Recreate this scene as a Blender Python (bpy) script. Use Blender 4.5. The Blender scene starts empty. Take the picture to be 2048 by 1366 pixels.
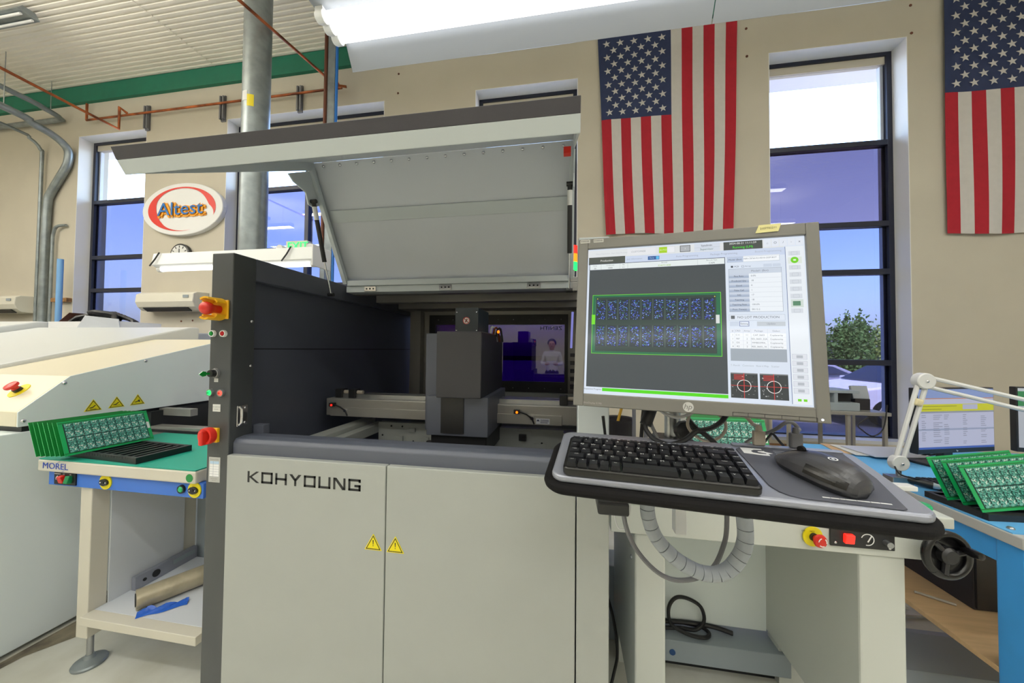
import bpy, math, random
from mathutils import Vector, Matrix, Euler

scene = bpy.context.scene
C = scene.collection
rad = math.radians
random.seed(7)

# ---------------------------------------------------------------- camera
yaw, pit, rol = rad(9.314), rad(1.334), rad(-0.518)
fwd = Vector((-math.sin(yaw) * math.cos(pit), math.cos(yaw) * math.cos(pit), math.sin(pit)))
rgt = Vector((math.cos(yaw), math.sin(yaw), 0))
dwn = fwd.cross(rgt)
r2 = rgt * math.cos(rol) + dwn * math.sin(rol)
d2 = dwn * math.cos(rol) - rgt * math.sin(rol)
cd = bpy.data.cameras.new('camera')
cd.sensor_width = 36
cd.lens = 12
cd.clip_start = 0.02
cam = bpy.data.objects.new('camera', cd)
C.objects.link(cam)
cam.matrix_world = Matrix(((r2.x, -d2.x, -fwd.x, 0), (r2.y, -d2.y, -fwd.y, 0), (r2.z, -d2.z, -fwd.z, 1.35), (0, 0, 0, 1)))
scene.camera = cam

# ---------------------------------------------------------------- world, exposure
SKY = 2.1
world = bpy.data.worlds.new('sky')
scene.world = world
world.use_nodes = True
nt = world.node_tree
bg = nt.nodes['Background']
sky = nt.nodes.new('ShaderNodeTexSky')
sky.sky_type = 'NISHITA'
sky.sun_elevation = rad(52)
sky.sun_rotation = rad(205)
sky.sun_intensity = 0.10
sky.air_density = 1.0
sky.dust_density = 3.0
nt.links.new(sky.outputs[0], bg.inputs[0])
bg.inputs[1].default_value = SKY
vs = scene.view_settings
vs.view_transform = 'Standard'
vs.look = 'None'
vs.gamma = 1
vs.exposure = 0.0
vs.use_curve_mapping = False
scene.cycles.max_bounces = 8
scene.cycles.transparent_max_bounces = 12
scene.cycles.sample_clamp_indirect = 5
TUBE = 2.4        # radiance of the fluorescent tubes
ROOM = 33.0        # power per metre of the rows of room lights, W

# ---------------------------------------------------------------- materials
def lin(c):
    return tuple(((v / 255) / 12.92 if v / 255 <= .04045 else ((v / 255 + .055) / 1.055) ** 2.4) for v in c) + (1,)

MATS = {}
def mat(name, rgb=(200, 200, 200), rough=.5, metal=0, noise=0, nscale=8, bump=0, bscale=300, emit=0, spec=.5, coat=0, trans=0, stretch=None, dark=None):
    if name in MATS: return MATS[name]
    m = bpy.data.materials.new(name); m.use_nodes = True
    t = m.node_tree; p = t.nodes['Principled BSDF']
    col = lin(rgb)
    p.inputs['Base Color'].default_value = col
    p.inputs['Roughness'].default_value = rough
    p.inputs['Metallic'].default_value = metal
    p.inputs['Specular IOR Level'].default_value = spec
    p.inputs['Coat Weight'].default_value = coat
    if trans: p.inputs['Transmission Weight'].default_value = trans
    if emit:
        p.inputs['Emission Color'].default_value = col
        p.inputs['Emission Strength'].default_value = emit
    if noise or bump:
        tc = t.nodes.new('ShaderNodeTexCoord')
        vec = tc.outputs['Object']
        if stretch:
            mp = t.nodes.new('ShaderNodeMapping'); mp.inputs['Scale'].default_value = stretch
            t.links.new(vec, mp.inputs[0]); vec = mp.outputs[0]
    if noise:
        n = t.nodes.new('ShaderNodeTexNoise'); n.inputs['Scale'].default_value = nscale; n.inputs['Detail'].default_value = 6
        t.links.new(vec, n.inputs['Vector'])
        rp = t.nodes.new('ShaderNodeValToRGB')
        d = lin(dark) if dark else tuple(v * (1 - noise) for v in col[:3]) + (1,)
        rp.color_ramp.elements[0].position = .35; rp.color_ramp.elements[0].color = d
        rp.color_ramp.elements[1].position = .68; rp.color_ramp.elements[1].color = tuple(min(1, v * (1 + noise * .5)) for v in col[:3]) + (1,)
        t.links.new(n.outputs['Fac'], rp.inputs[0]); t.links.new(rp.outputs[0], p.inputs['Base Color'])
    if bump:
        n = t.nodes.new('ShaderNodeTexNoise'); n.inputs['Scale'].default_value = bscale; n.inputs['Detail'].default_value = 3
        t.links.new(vec, n.inputs['Vector'])
        b = t.nodes.new('ShaderNodeBump'); b.inputs['Strength'].default_value = bump; b.inputs['Distance'].default_value = .002
        t.links.new(n.outputs['Fac'], b.inputs['Height']); t.links.new(b.outputs[0], p.inputs['Normal'])
    MATS[name] = m
    return m

def glass_mat(name, rgb, gloss=.08):
    m = bpy.data.materials.new(name); m.use_nodes = True
    t = m.node_tree; t.nodes.remove(t.nodes['Principled BSDF'])
    tr = t.nodes.new('ShaderNodeBsdfTransparent'); tr.inputs[0].default_value = lin(rgb)
    gl = t.nodes.new('ShaderNodeBsdfGlossy'); gl.inputs['Roughness'].default_value = .02
    lw = t.nodes.new('ShaderNodeLayerWeight'); lw.inputs[0].default_value = .5
    fr = t.nodes.new('ShaderNodeMath'); fr.operation = 'POWER'; fr.inputs[1].default_value = 4
    t.links.new(lw.outputs['Facing'], fr.inputs[0])
    ad = t.nodes.new('ShaderNodeMath'); ad.operation = 'MULTIPLY_ADD'; ad.inputs[1].default_value = .6; ad.inputs[2].default_value = gloss
    mx = t.nodes.new('ShaderNodeMixShader')
    t.links.new(fr.outputs[0], ad.inputs[0]); t.links.new(ad.outputs[0], mx.inputs[0])
    t.links.new(tr.outputs[0], mx.inputs[1]); t.links.new(gl.outputs[0], mx.inputs[2])
    t.links.new(mx.outputs[0], t.nodes['Material Output'].inputs[0])
    MATS[name] = m
    return m

def attr_mat(name, emit=0, rough=.4):
    m = bpy.data.materials.new(name); m.use_nodes = True
    t = m.node_tree; p = t.nodes['Principled BSDF']
    a = t.nodes.new('ShaderNodeAttribute'); a.attribute_name = 'Col'
    p.inputs['Roughness'].default_value = rough
    if emit:
        p.inputs['Base Color'].default_value = (.01, .01, .012, 1)
        t.links.new(a.outputs['Color'], p.inputs['Emission Color']); p.inputs['Emission Strength'].default_value = emit
    else:
        t.links.new(a.outputs['Color'], p.inputs['Base Color'])
    MATS[name] = m
    return m

# ---------------------------------------------------------------- mesh helpers
class MB:
    def __init__(s): s.v = []; s.f = []; s.c = []; s.col = None
    def add(s, vs, fs):
        n = len(s.v); s.v += [tuple(q) for q in vs]
        for f in fs: s.f.append(tuple(i + n for i in f)); s.c.append(s.col)
        return s
    def box(s, x0, x1, y0, y1, z0, z1):
        return s.add([(x0, y0, z0), (x1, y0, z0), (x1, y1, z0), (x0, y1, z0), (x0, y0, z1), (x1, y0, z1), (x1, y1, z1), (x0, y1, z1)],
                     [(0, 3, 2, 1), (4, 5, 6, 7), (0, 1, 5, 4), (1, 2, 6, 5), (2, 3, 7, 6), (3, 0, 4, 7)])
    def obox(s, c, size, M=None):
        a, b, d = (q / 2 for q in size); c = Vector(c); M = M or Matrix.Identity(3)
        pts = [(-a, -b, -d), (a, -b, -d), (a, b, -d), (-a, b, -d), (-a, -b, d), (a, -b, d), (a, b, d), (-a, b, d)]
        return s.add([c + M @ Vector(p) for p in pts], [(0, 3, 2, 1), (4, 5, 6, 7), (0, 1, 5, 4), (1, 2, 6, 5), (2, 3, 7, 6), (3, 0, 4, 7)])
    def quad(s, *p): return s.add(p, [(0, 1, 2, 3)])
    def prism(s, pts, ext):
        ext = Vector(ext); n = len(pts); a = [Vector(p) for p in pts]; b = [p + ext for p in a]
        return s.add(a + b, [tuple(range(n))[::-1], tuple(range(n, 2 * n))] + [(i, (i + 1) % n, n + (i + 1) % n, n + i) for i in range(n)])
    def cyl(s, p0, p1, r, n=16, r1=None, caps=True):
        p0 = Vector(p0); p1 = Vector(p1); r1 = r if r1 is None else r1
        d = (p1 - p0).normalized(); a = d.orthogonal().normalized(); b = d.cross(a)
        vs = []
        for p, q in ((p0, r), (p1, r1)):
            for i in range(n):
                t = 2 * math.pi * i / n; vs.append(p + (a * math.cos(t) + b * math.sin(t)) * q)
        fs = [(i, (i + 1) % n, n + (i + 1) % n, n + i) for i in range(n)]
        if caps: fs += [tuple(range(n))[::-1], tuple(range(n, 2 * n))]
        return s.add(vs, fs)
    def tube(s, pts, r, n=8, smooth=0):
        pts = [Vector(p) for p in pts]
        if smooth: pts = spline(pts, smooth)
        m = len(pts); rs = r if isinstance(r, (list, tuple)) else [r] * m
        d = (pts[1] - pts[0]).normalized(); a = d.orthogonal().normalized(); vs = []
        for i, p in enumerate(pts):
            t = (pts[min(i + 1, m - 1)] - pts[max(i - 1, 0)]).normalized()
            a = (a - t * a.dot(t)).normalized(); b = t.cross(a)
            for k in range(n):
                w = 2 * math.pi * k / n; vs.append(p + (a * math.cos(w) + b * math.sin(w)) * rs[i])
        fs = [(i * n + k, i * n + (k + 1) % n, (i + 1) * n + (k + 1) % n, (i + 1) * n + k) for i in range(m - 1) for k in range(n)]
        fs += [tuple(range(n))[::-1], tuple(range((m - 1) * n, m * n))]
        return s.add(vs, fs)
    def lathe(s, prof, o, ax, n=24):
        o = Vector(o); d = Vector(ax).normalized(); a = d.orthogonal().normalized(); b = d.cross(a); vs = []
        for r, h in prof:
            for k in range(n):
                w = 2 * math.pi * k / n; vs.append(o + d * h + (a * math.cos(w) + b * math.sin(w)) * max(r, 1e-5))
        m = len(prof)
        fs = [(i * n + k, i * n + (k + 1) % n, (i + 1) * n + (k + 1) % n, (i + 1) * n + k) for i in range(m - 1) for k in range(n)]
        fs += [tuple(range(n))[::-1], tuple(range((m - 1) * n, m * n))]
        return s.add(vs, fs)
    def grid(s, fn, nu, nv):
        vs = [fn(i / nu, j / nv) for j in range(nv + 1) for i in range(nu + 1)]
        return s.add(vs, [(j * (nu + 1) + i, j * (nu + 1) + i + 1, (j + 1) * (nu + 1) + i + 1, (j + 1) * (nu + 1) + i) for j in range(nv) for i in range(nu)])
    def ring(s, o, ax, r0, r1, n=32, h=.0006, a0=0, a1=2 * math.pi):
        o = Vector(o); d = Vector(ax).normalized(); a = d.orthogonal().normalized(); b = d.cross(a); vs = []
        for k in range(n + 1):
            w = a0 + (a1 - a0) * k / n; q = a * math.cos(w) + b * math.sin(w)
            vs += [o + q * r0 + d * h, o + q * r1 + d * h]
        return s.add(vs, [(2 * k, 2 * k + 1, 2 * k + 3, 2 * k + 2) for k in range(n)])
    def mesh(s, name):
        me = bpy.data.meshes.new(name); me.from_pydata(s.v, [], s.f)
        if any(c is not None for c in s.c):
            at = me.color_attributes.new('Col', 'FLOAT_COLOR', 'CORNER'); i = 0
            for f, c in zip(s.f, s.c):
                q = lin(c or (128, 128, 128))
                for _ in f: at.data[i].color = q; i += 1
        return me

def spline(p, n):
    out = []
    for i in range(len(p) - 1):
        a = p[max(i - 1, 0)]; b = p[i]; c = p[i + 1]; d = p[min(i + 2, len(p) - 1)]
        for k in range(n):
            t = k / n
            out.append(((b * 2) + (c - a) * t + (a * 2 - b * 5 + c * 4 - d) * t * t + (b * 3 - a - c * 3 + d) * t ** 3) * .5)
    return out + [p[-1]]

def fix(me, smooth):
    import bmesh
    bm = bmesh.new(); bm.from_mesh(me); bmesh.ops.recalc_face_normals(bm, faces=bm.faces); bm.to_mesh(me); bm.free()
    if smooth:
        me.polygons.foreach_set('use_smooth', [True] * len(me.polygons)); me.set_sharp_from_angle(angle=rad(smooth if smooth > 1 else 40))

def obj(name, b, m, parent=None, smooth=0, bevel=0, local=False, seg=2, flip=True):
    me = b.mesh(name) if isinstance(b, MB) else b
    if isinstance(b, MB) and flip: fix(me, smooth)
    if isinstance(m, str): m = MATS[m]
    if not me.materials: me.materials.append(m)
    o = bpy.data.objects.new(name, me); C.objects.link(o)
    if parent:
        o.parent = parent
        if not local:
            p = parent; W = Matrix.Identity(4)
            while p:
                W = (p.matrix_parent_inverse @ Matrix.LocRotScale(p.location, p.rotation_euler, p.scale)) @ W
                p = p.parent
            o.matrix_parent_inverse = W.inverted()
    if bevel:
        k = o.modifiers.new('edge', 'BEVEL'); k.width = bevel; k.segments = seg; k.limit_method = 'ANGLE'; k.angle_limit = rad(35); k.harden_normals = False
    return o

def tag(o, label=None, cat=None, group=None, kind=None):
    if label: o['label'] = label
    if cat: o['category'] = cat
    if group: o['group'] = group
    if kind: o['kind'] = kind
    return o

def thing(name, label, cat, loc=(0, 0, 0), rot=None, group=None):
    o = bpy.data.objects.new(name, None); C.objects.link(o)
    o.empty_display_size = .05
    o.location = loc
    if rot is not None: o.rotation_euler = rot.to_euler() if isinstance(rot, Matrix) else rot
    return tag(o, label, cat, group)

def text_mesh(s, size, ext=.0003, align='CENTER', space=1.0):
    cu = bpy.data.curves.new('lettering', 'FONT'); cu.body = s; cu.size = size; cu.extrude = ext
    cu.align_x = align; cu.align_y = 'CENTER'; cu.space_character = space; cu.resolution_u = 3
    o = bpy.data.objects.new('lettering', cu); C.objects.link(o)
    me = bpy.data.meshes.new_from_object(o)
    bpy.data.objects.remove(o); bpy.data.curves.remove(cu)
    return me

def text(name, s, size, m, parent, Mx, align='CENTER', space=1.0, ext=.0003, sx=1.0, local=False):
    me = text_mesh(s, size, ext, align, space)
    me.transform(Mx @ Matrix.Diagonal((sx, 1, 1, 1)))
    return obj(name, me, m, parent, local=local)

def frame(o, ux, uy):            # 4x4 with x = ux, y = uy, z = normal
    ux = Vector(ux).normalized(); uy = Vector(uy).normalized(); uz = ux.cross(uy)
    return Matrix(((ux.x, uy.x, uz.x, o[0]), (ux.y, uy.y, uz.y, o[1]), (ux.z, uy.z, uz.z, o[2]), (0, 0, 0, 1)))
FRONT = lambda x, y, z: frame((x, y, z), (1, 0, 0), (0, 0, 1))      # lettering on a face that looks to -Y

def add_text(b, s, size, Mx, align='CENTER', sx=1.0):
    me = text_mesh(s, size, 0, align); me.transform(Mx @ Matrix.Diagonal((sx, 1, 1, 1)))
    b.add([v.co for v in me.vertices], [tuple(p.vertices) for p in me.polygons]); bpy.data.meshes.remove(me)

# colours of things
mat('wall', (200, 193, 176), .8, noise=.05, nscale=1.5, bump=.15, bscale=90)
mat('ceiling', (242, 236, 222), .6, noise=.06, nscale=1.2)
mat('green_paint', (16, 104, 80), .6, noise=.08)
mat('floor', (216, 216, 206), .22, noise=.22, nscale=2.2, bump=.04, bscale=40, dark=(190, 188, 172))
mat('bronze', (38, 42, 58), .35, metal=.3)
mat('sill', (205, 208, 215), .4)
mat('dark_panel', (84, 88, 100), .42, bump=.12, bscale=900)
mat('door', (168, 171, 166), .42, bump=.05, bscale=900, noise=.02)
mat('lid_white', (204, 211, 213), .38)
mat('lid_inner', (216, 220, 226), .45)
mat('lid_dark', (62, 60, 66), .5, bump=.1, bscale=700)
mat('oven_white', (216, 218, 214), .33)
mat('oven_side', (238, 246, 244), .42)
mat('oven_cream', (226, 217, 190), .4)
mat('cream', (216, 211, 196), .4)
mat('conv_white', (208, 211, 204), .38)
mat('blue_paint', (58, 112, 206), .4)
mat('bench_blue', (66, 166, 244), .45, noise=.06)
mat('mat_blue', (104, 182, 238), .55, noise=.05, nscale=3)
mat('mat_green', (24, 150, 128), .5)
mat('black_plastic', (28, 28, 30), .42)
mat('rubber', (18, 17, 18), .8, spec=.2, bump=.3, bscale=1200)
mat('key', (27, 28, 32), .42, spec=.3)
mat('key_base', (14, 14, 16), .25)
mat('silver', (150, 153, 164), .34, metal=.35)
mat('steel', (176, 178, 180), .28, metal=.9, noise=.08, nscale=14)
mat('galv', (142, 150, 152), .36, metal=.5, noise=.2, nscale=9)
mat('chrome', (215, 215, 218), .12, metal=1)
mat('alu', (165, 163, 158), .4, metal=.55)
mat('copper', (188, 106, 60), .32, metal=.75, noise=.35, nscale=5, dark=(105, 60, 42))
mat('copper_dark', (104, 62, 46), .5, metal=.4)
mat('red', (208, 44, 32), .32)
mat('red_clear', (190, 22, 34), .15)
mat('red_lit', (255, 40, 28), .3, emit=1.2)
mat('green_lit', (30, 240, 110), .3, emit=1.3)
mat('amber_lit', (255, 110, 10), .3, emit=2.5)
mat('green_clear', (18, 132, 50), .15)
mat('green_btn', (22, 172, 104), .3)
mat('yellow', (236, 178, 20), .42)
mat('yellow_sign', (240, 222, 20), .5)
mat('ink', (24, 26, 28), .5)
mat('white', (240, 240, 238), .45)
mat('paper', (226, 226, 222), .6)
mat('bezel', (114, 112, 106), .42, bump=.06, bscale=900)
mat('pcb_green', (10, 158, 88), .38, coat=.3)
mat('pcb_dark', (14, 96, 40), .4, coat=.2)
mat('cable_black', (26, 26, 28), .45)
mat('cable_grey', (112, 112, 116), .5)
mat('cable_white', (222, 222, 220), .45)
mat('cable_beige', (176, 166, 152), .45)
mat('cable_blue', (40, 80, 150), .5)
mat('hose', (158, 164, 170), .42)
mat('plywood', (214, 178, 132), .6, noise=.1, nscale=6, stretch=(1, 8, 8))
mat('wood', (150, 108, 62), .55, noise=.2, nscale=5, stretch=(1, 8, 8))
mat('grey_paint', (150, 160, 166), .4)
mat('pc_black', (34, 32, 36), .55)
mat('lamp_white', (224, 224, 222), .35)
mat('cardboard', (188, 150, 92), .8)
mat('flag_red', (164, 22, 40), .85, noise=.06, nscale=20)
mat('flag_white', (206, 202, 196), .85, noise=.03, nscale=20)
mat('flag_blue', (40, 52, 88), .85, noise=.08, nscale=20)
mat('tube_lit', (255, 255, 255), .4, emit=TUBE)
mat('tube_off', (235, 235, 230), .3)
mat('reflector', (236, 238, 236), .35)
mat('ac_white', (228, 224, 208), .4)
mat('pad', (76, 78, 88), .75, bump=.1, bscale=1500)
mat('mouse_dark', (42, 42, 46), .34)
mat('asphalt', (104, 104, 112), .9, noise=.12, nscale=3)
mat('car_white', (232, 232, 238), .2, coat=.6)
mat('car_grey', (150, 150, 165), .2, coat=.6)
mat('car_glass', (40, 48, 66), .08)
mat('leaf', (86, 120, 54), .7, noise=.35, nscale=2)
mat('leaf_light', (136, 156, 74), .7, noise=.3, nscale=2)
mat('bark', (84, 66, 48), .9)
mat('leather', (40, 38, 40), .6)
mat('jacket_white', (224, 222, 220), .8)
mat('skin', (196, 146, 118), .55)
mat('hair', (34, 26, 22), .6)
mat('foil', (188, 178, 152), .35, metal=.3, noise=.25, nscale=12)
mat('bag_blue', (36, 92, 190), .35)
glass_mat('glass_clear', (252, 253, 255), .02)
glass_mat('glass_tint', (142, 145, 166), .05)
glass_mat('glass_violet', (137, 128, 142), .05)
glass_mat('acrylic_purple', (112, 54, 160), .14)
attr_mat('print', 0, .45)
attr_mat('screen_print', .95, .12)
attr_mat('screen_dim', .62, .35)

def circuit_mat(name, base, fleck, white):
    m = bpy.data.materials.new(name); m.use_nodes = True
    t = m.node_tree; p = t.nodes['Principled BSDF']; p.inputs['Roughness'].default_value = .42
    tc = t.nodes.new('ShaderNodeTexCoord'); v = t.nodes.new('ShaderNodeTexVoronoi'); v.distance = 'CHEBYCHEV'; v.inputs['Scale'].default_value = 260
    t.links.new(tc.outputs['Object'], v.inputs['Vector'])
    sp = t.nodes.new('ShaderNodeSeparateColor'); t.links.new(v.outputs['Color'], sp.inputs[0])
    rp = t.nodes.new('ShaderNodeValToRGB'); rp.color_ramp.interpolation = 'CONSTANT'
    e = rp.color_ramp.elements; e[0].color = lin(base); e[1].position = .55; e[1].color = lin(fleck)
    k = e.new(.88); k.color = lin(white)
    k = e.new(.30); k.color = lin(tuple(int(q * .55) for q in base))
    t.links.new(sp.outputs[0], rp.inputs[0]); t.links.new(rp.outputs[0], p.inputs['Base Color'])
    MATS[name] = m
circuit_mat('circuit', (58, 138, 122), (104, 172, 158), (206, 216, 206))
mat('reveal_white', (240, 240, 238), .6)
mat('drop_panel', (150, 154, 158), .3)
mat('post_grey', (64, 67, 69), .45, bump=.12, bscale=900)

# ================================================================ the room
X0, X1, Y0, Y1, ZC = -11.5, 7.5, -6.5, 4.15, 5.43
WT = .36
tag(obj('floor', MB().box(X0, X1, Y0, Y1 + WT, -.1, 0), 'floor'), kind='structure')
# ceiling: ribbed metal deck, ribs run along X
b = MB()
prof = []
y = Y0
while y < Y1:
    prof += [(y, ZC), (y + .03, ZC), (y + .037, ZC + .016), (y + .057, ZC + .016), (y + .064, ZC)]
    y += .064
pts = [(q[0], q[1]) for q in prof] + [(Y1, ZC), (Y1, ZC + .2), (Y0, ZC + .2)]
b.prism([(X0, q[0], q[1]) for q in pts], (X1 - X0, 0, 0))
ceil = tag(obj('ceiling', b, 'ceiling'), kind='structure')
b = MB()
for x in (-8.2, -5.1, -2.0, 1.1, 4.2): b.box(x, x + .012, Y0, Y1, ZC - .003, ZC + .002)
obj('seam', b, 'ceiling', ceil)

# back wall with its window openings: (left, right, bottom, top)
OPEN = [(-7.666, -6.342, .39, 4.66), (-4.903, -2.438, .39, 4.66), (-1.183, .104, .39, 4.66), (2.196, 3.515, .39, 4.69), (5.75, 7.05, .39, 4.69)]
b = MB(); x = X0
for (a, c, z0, z1) in OPEN:
    b.box(x, a, Y1, Y1 + WT, -.5, ZC + .2); b.box(a, c, Y1, Y1 + WT, -.5, z0); b.box(a, c, Y1, Y1 + WT, z1, ZC + .2); x = c
b.box(x, X1, Y1, Y1 + WT, -.5, ZC + .2)
wall = tag(obj('wall_back', b, 'wall'), kind='structure')
b = MB()
for x, z in ((1.97, 5.0), (1.975, 4.68), (3.55, 5.02), (3.555, 4.72), (-2.24, 5.0), (-2.245, 4.74), (-5.6, 1.72), (-5.4, 1.73)):
    b.cyl((x, Y1 - .004, z), (x, Y1 + .01, z), .014, 8)
obj('wall_plug', b, 'copper_dark', wall)
tag(obj('wall_left', MB().box(X0 - .2, X0, Y0, Y1 + WT, -.1, ZC + .2), 'wall'), kind='structure')
tag(obj('wall_right', MB().box(X1, X1 + .2, Y0, Y1 + WT, -.1, ZC + .2), 'wall'), kind='structure')
tag(obj('wall_front', MB().box(X0 - .2, X1 + .2, Y0 - .2, Y0, -.1, ZC + .2), 'wall'), kind='structure')
tag(obj('trim_1', MB().box(X0, X1, Y1 - .05, Y1, 5.17, ZC), 'green_paint'), label='dark green painted beam along the top of the wall', kind='structure')
tag(obj('baseboard_back', MB().box(X0, X1, Y1 - .015, Y1, 0, .1), 'wood'), kind='structure')

def window(n, a, c, z0, z1, mid=None):
    yf = Y1 + .17; t = .055
    b = MB()
    b.box(a, a + t, yf, yf + .09, z0, z1); b.box(c - t, c, yf, yf + .09, z0, z1)
    b.box(a + t, c - t, yf, yf + .09, z1 - .045, z1); b.box(a + t, c - t, yf, yf + .09, z0, z0 + .05)
    w = tag(obj('window_%d' % n, b, 'bronze'), kind='structure')
    obj('head_trim', MB().box(a + t, c - t, yf + .02, yf + .08, z1 - .13, z1 - .045), 'wall', w)
    obj('window_sill', MB().box(a, c, Y1 + .02, yf + .02, z0, z0 + .035), 'sill', w)
    xs = [a + t] + ([mid - .03] if mid else []); xe = ([mid - .03] if mid else []) + [c - t]
    if mid:
        obj('mullion', MB().box(mid - .03, mid + .03, yf, yf + .09, z0 + .05, z1 - .13), 'bronze', w); xs[1] = mid + .03
    obj('reveal_lining', MB().box(a, a + .006, Y1, yf, z0 + .035, z1).box(c - .006, c, Y1, yf, z0 + .035, z1).box(a, c, Y1, yf, z1 - .006, z1), 'reveal_white', w)
    zs = [z0 + .05, 1.24, 2.24, 2.77, 3.67, z1 - .13]
    for z in zs[1:-1]:
        for p, q in zip(xs, xe): obj('transom', MB().box(p, q, yf - .005, yf + .075, z - .03, z + .03), 'bronze', w, bevel=.004)
    gl = ['glass_tint', 'glass_tint', 'glass_tint', 'glass_violet' if n >= 3 else 'glass_tint', 'glass_clear']
    for p, q in zip(xs, xe):
        for k in range(5):
            lo = zs[k] + (.03 if k else 0); hi = zs[k + 1] - (.03 if k < 4 else 0)
            obj('pane', MB().box(p, q, yf + .035, yf + .041, lo, hi), gl[k], w)
    # slim inner stop of the side frames
    obj('frame_stop', MB().box(c - t - .03, c - t, yf + .045, yf + .085, z0 + .05, z1 - .13).box(a + t, a + t + .03, yf + .045, yf + .085, z0 + .05, z1 - .13), 'sill', w)
for i, o in enumerate(OPEN): window(i + 1, *o, mid=-3.72 if i == 1 else None)

# outside: lower parking area, overhanging eave
tag(obj('ground', MB().box(-60, 60, Y1 + WT, 90, -.6, -.45), 'asphalt'), kind='structure')
tag(obj('trim_2', MB().box(X0, X1, Y1 + WT, Y1 + WT + 1.1, 5.25, 5.5), 'sill'), label='pale eave soffit outside above the windows', kind='structure')
tag(obj('trim_3', MB().box(1.6, 4.4, Y1 - .05, Y1 - .016, 0, .36), 'wood'), label='brown wooden skirting board under the window', kind='structure')

# ---- parked cars and the hedge of trees
def car(name, label, paint, x, y, rot, s=1.0):
    t = thing(name, label, 'car', (x, y, -.45), (0, 0, rot))
    prof = [(-2.2, .35), (-2.15, .72), (-1.9, .86), (-1.0, .98), (-.35, 1.38), (.35, 1.46), (1.1, 1.36), (1.75, 1.02), (2.15, .92), (2.2, .4)]
    b = MB(); W = .88
    rows = [(-1, .30), (-.97, .62), (-.9, 1)]
    n = len(prof)
    def sec(side, k):
        out = []
        for px_, pz in prof:
            top = max(0, (pz - .95) / .5)
            wy = W - .22 * top
            out.append((px_ * s, side * wy * s, pz * s))
        return out
    vs = sec(-1, 0) + sec(1, 0) + [(p[0] * s, -W * s, .3 * s) for p in prof] + [(p[0] * s, W * s, .3 * s) for p in prof]
    fs = [(i, i + 1, n + i + 1, n + i) for i in range(n - 1)]
    fs += [(2 * n + i, 2 * n + i + 1, i + 1, i) for i in range(n - 1)] + [(n + i, n + i + 1, 3 * n + i + 1, 3 * n + i) for i in range(n - 1)]
    fs += [(0, n, 3 * n, 2 * n), (n - 1, 2 * n - 1, 4 * n - 1, 3 * n - 1), (2 * n, 3 * n, 4 * n - 1, 3 * n - 1)]
    b.add(vs, fs)
    obj('body', b, paint, t, smooth=30, local=True, bevel=.05)
    for sd in (-1, 1):
        g = MB()
        g.prism([(-.82 * s, sd * .872 * s, 1.02 * s), (-.33 * s, sd * .745 * s, 1.32 * s), (.32 * s, sd * .70 * s, 1.38 * s), (1.0 * s, sd * .745 * s, 1.3 * s), (1.45 * s, sd * .86 * s, 1.05 * s)], (0, sd * .012, 0))
        obj('side_window', g, 'car_glass', t, local=True)
        for wx in (-1.35, 1.35):
            w = obj('wheel', MB().lathe([(.02, 0), (.2, 0), (.31, .02), (.32, .1), (.31, .2), (.02, .2)], (wx * s, sd * (.72 if sd > 0 else .72) * s, .32 * s), (0, sd, 0), 20), 'rubber', t, smooth=40, local=True)
            obj('hub_cap', MB().lathe([(.19, .2), (.17, .215), (.02, .22)], (wx * s, sd * .72 * s, .32 * s), (0, sd, 0), 16), 'steel', w, local=True)
        m = MB().obox((-.75 * s, sd * .98 * s, 1.0 * s), (.1, .18, .14))
        obj('mirror', m, paint, t, local=True, bevel=.03)
    obj('windscreen', MB().prism([(-1.0 * s, -.75 * s, 1.0 * s), (-1.0 * s, .75 * s, 1.0 * s), (-.38 * s, .62 * s, 1.385 * s), (-.38 * s, -.62 * s, 1.385 * s)], (-.012, 0, .015)), 'car_glass', t, local=True)
    return t
car('parked_car', 'white car parked outside the tall window between the flags', 'car_white', 8.9, 10.6, rad(4), 1.05)
car('parked_car', 'lilac grey car parked behind the white car outside', 'car_grey', 8.3, 14.6, rad(-6))

def bush(x, y, h, r, m, label):
    t = thing('tree', label, 'tree', (x, y, -.45), group='trees beyond the parked cars')
    obj('trunk', MB().cyl((x, y, -.45), (x, y, h * .4), .12, 8, .07), 'bark', t)
    b = MB()
    rnd = random.Random(int(x * 10 + y))
    for k in range(2600):
        a = rnd.random() * 6.28; u = rnd.random() ** .6; zz = rnd.random()
        prof = (math.sin(math.pi * min(1, .12 + zz * .9)) ** .6)
        q = Vector((x + math.cos(a) * r * u * prof, y + math.sin(a) * r * u * prof, .1 + zz * h + rnd.uniform(-.1, .1) + (rnd.random() ** 8) * .9))
        M3 = Euler((rnd.random() * 6.28, rnd.random() * 6.28, rnd.random() * 6.28)).to_matrix(); s = rnd.uniform(.05, .1)
        b.add([q + M3 @ Vector(p) for p in ((-s, -s * .5, 0), (s * .2, -s * .6, .04), (s, 0, 0), (s * .2, s * .6, .04), (-s, s * .5, 0))], [(0, 1, 2, 3, 4)])
    tag(obj('foliage', b, m, t), kind='stuff')
for x, y, h, r, m in ((9.4, 20, 2.3, 1.1, 'leaf'), (11.8, 20, 2.5, 1.1, 'leaf_light'), (14.2, 20.2, 2.6, 1.1, 'leaf'), (16.6, 20.2, 2.9, 1.1, 'leaf_light'), (11.6, 23.8, 2.9, 1.3, 'leaf'), (14.6, 24, 3.2, 1.3, 'leaf'), (17.6, 24, 3.1, 1.3, 'leaf')):
    bush(x, y, h, r, m, 'sunlit green tree in the hedge beyond the parked cars')

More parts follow.
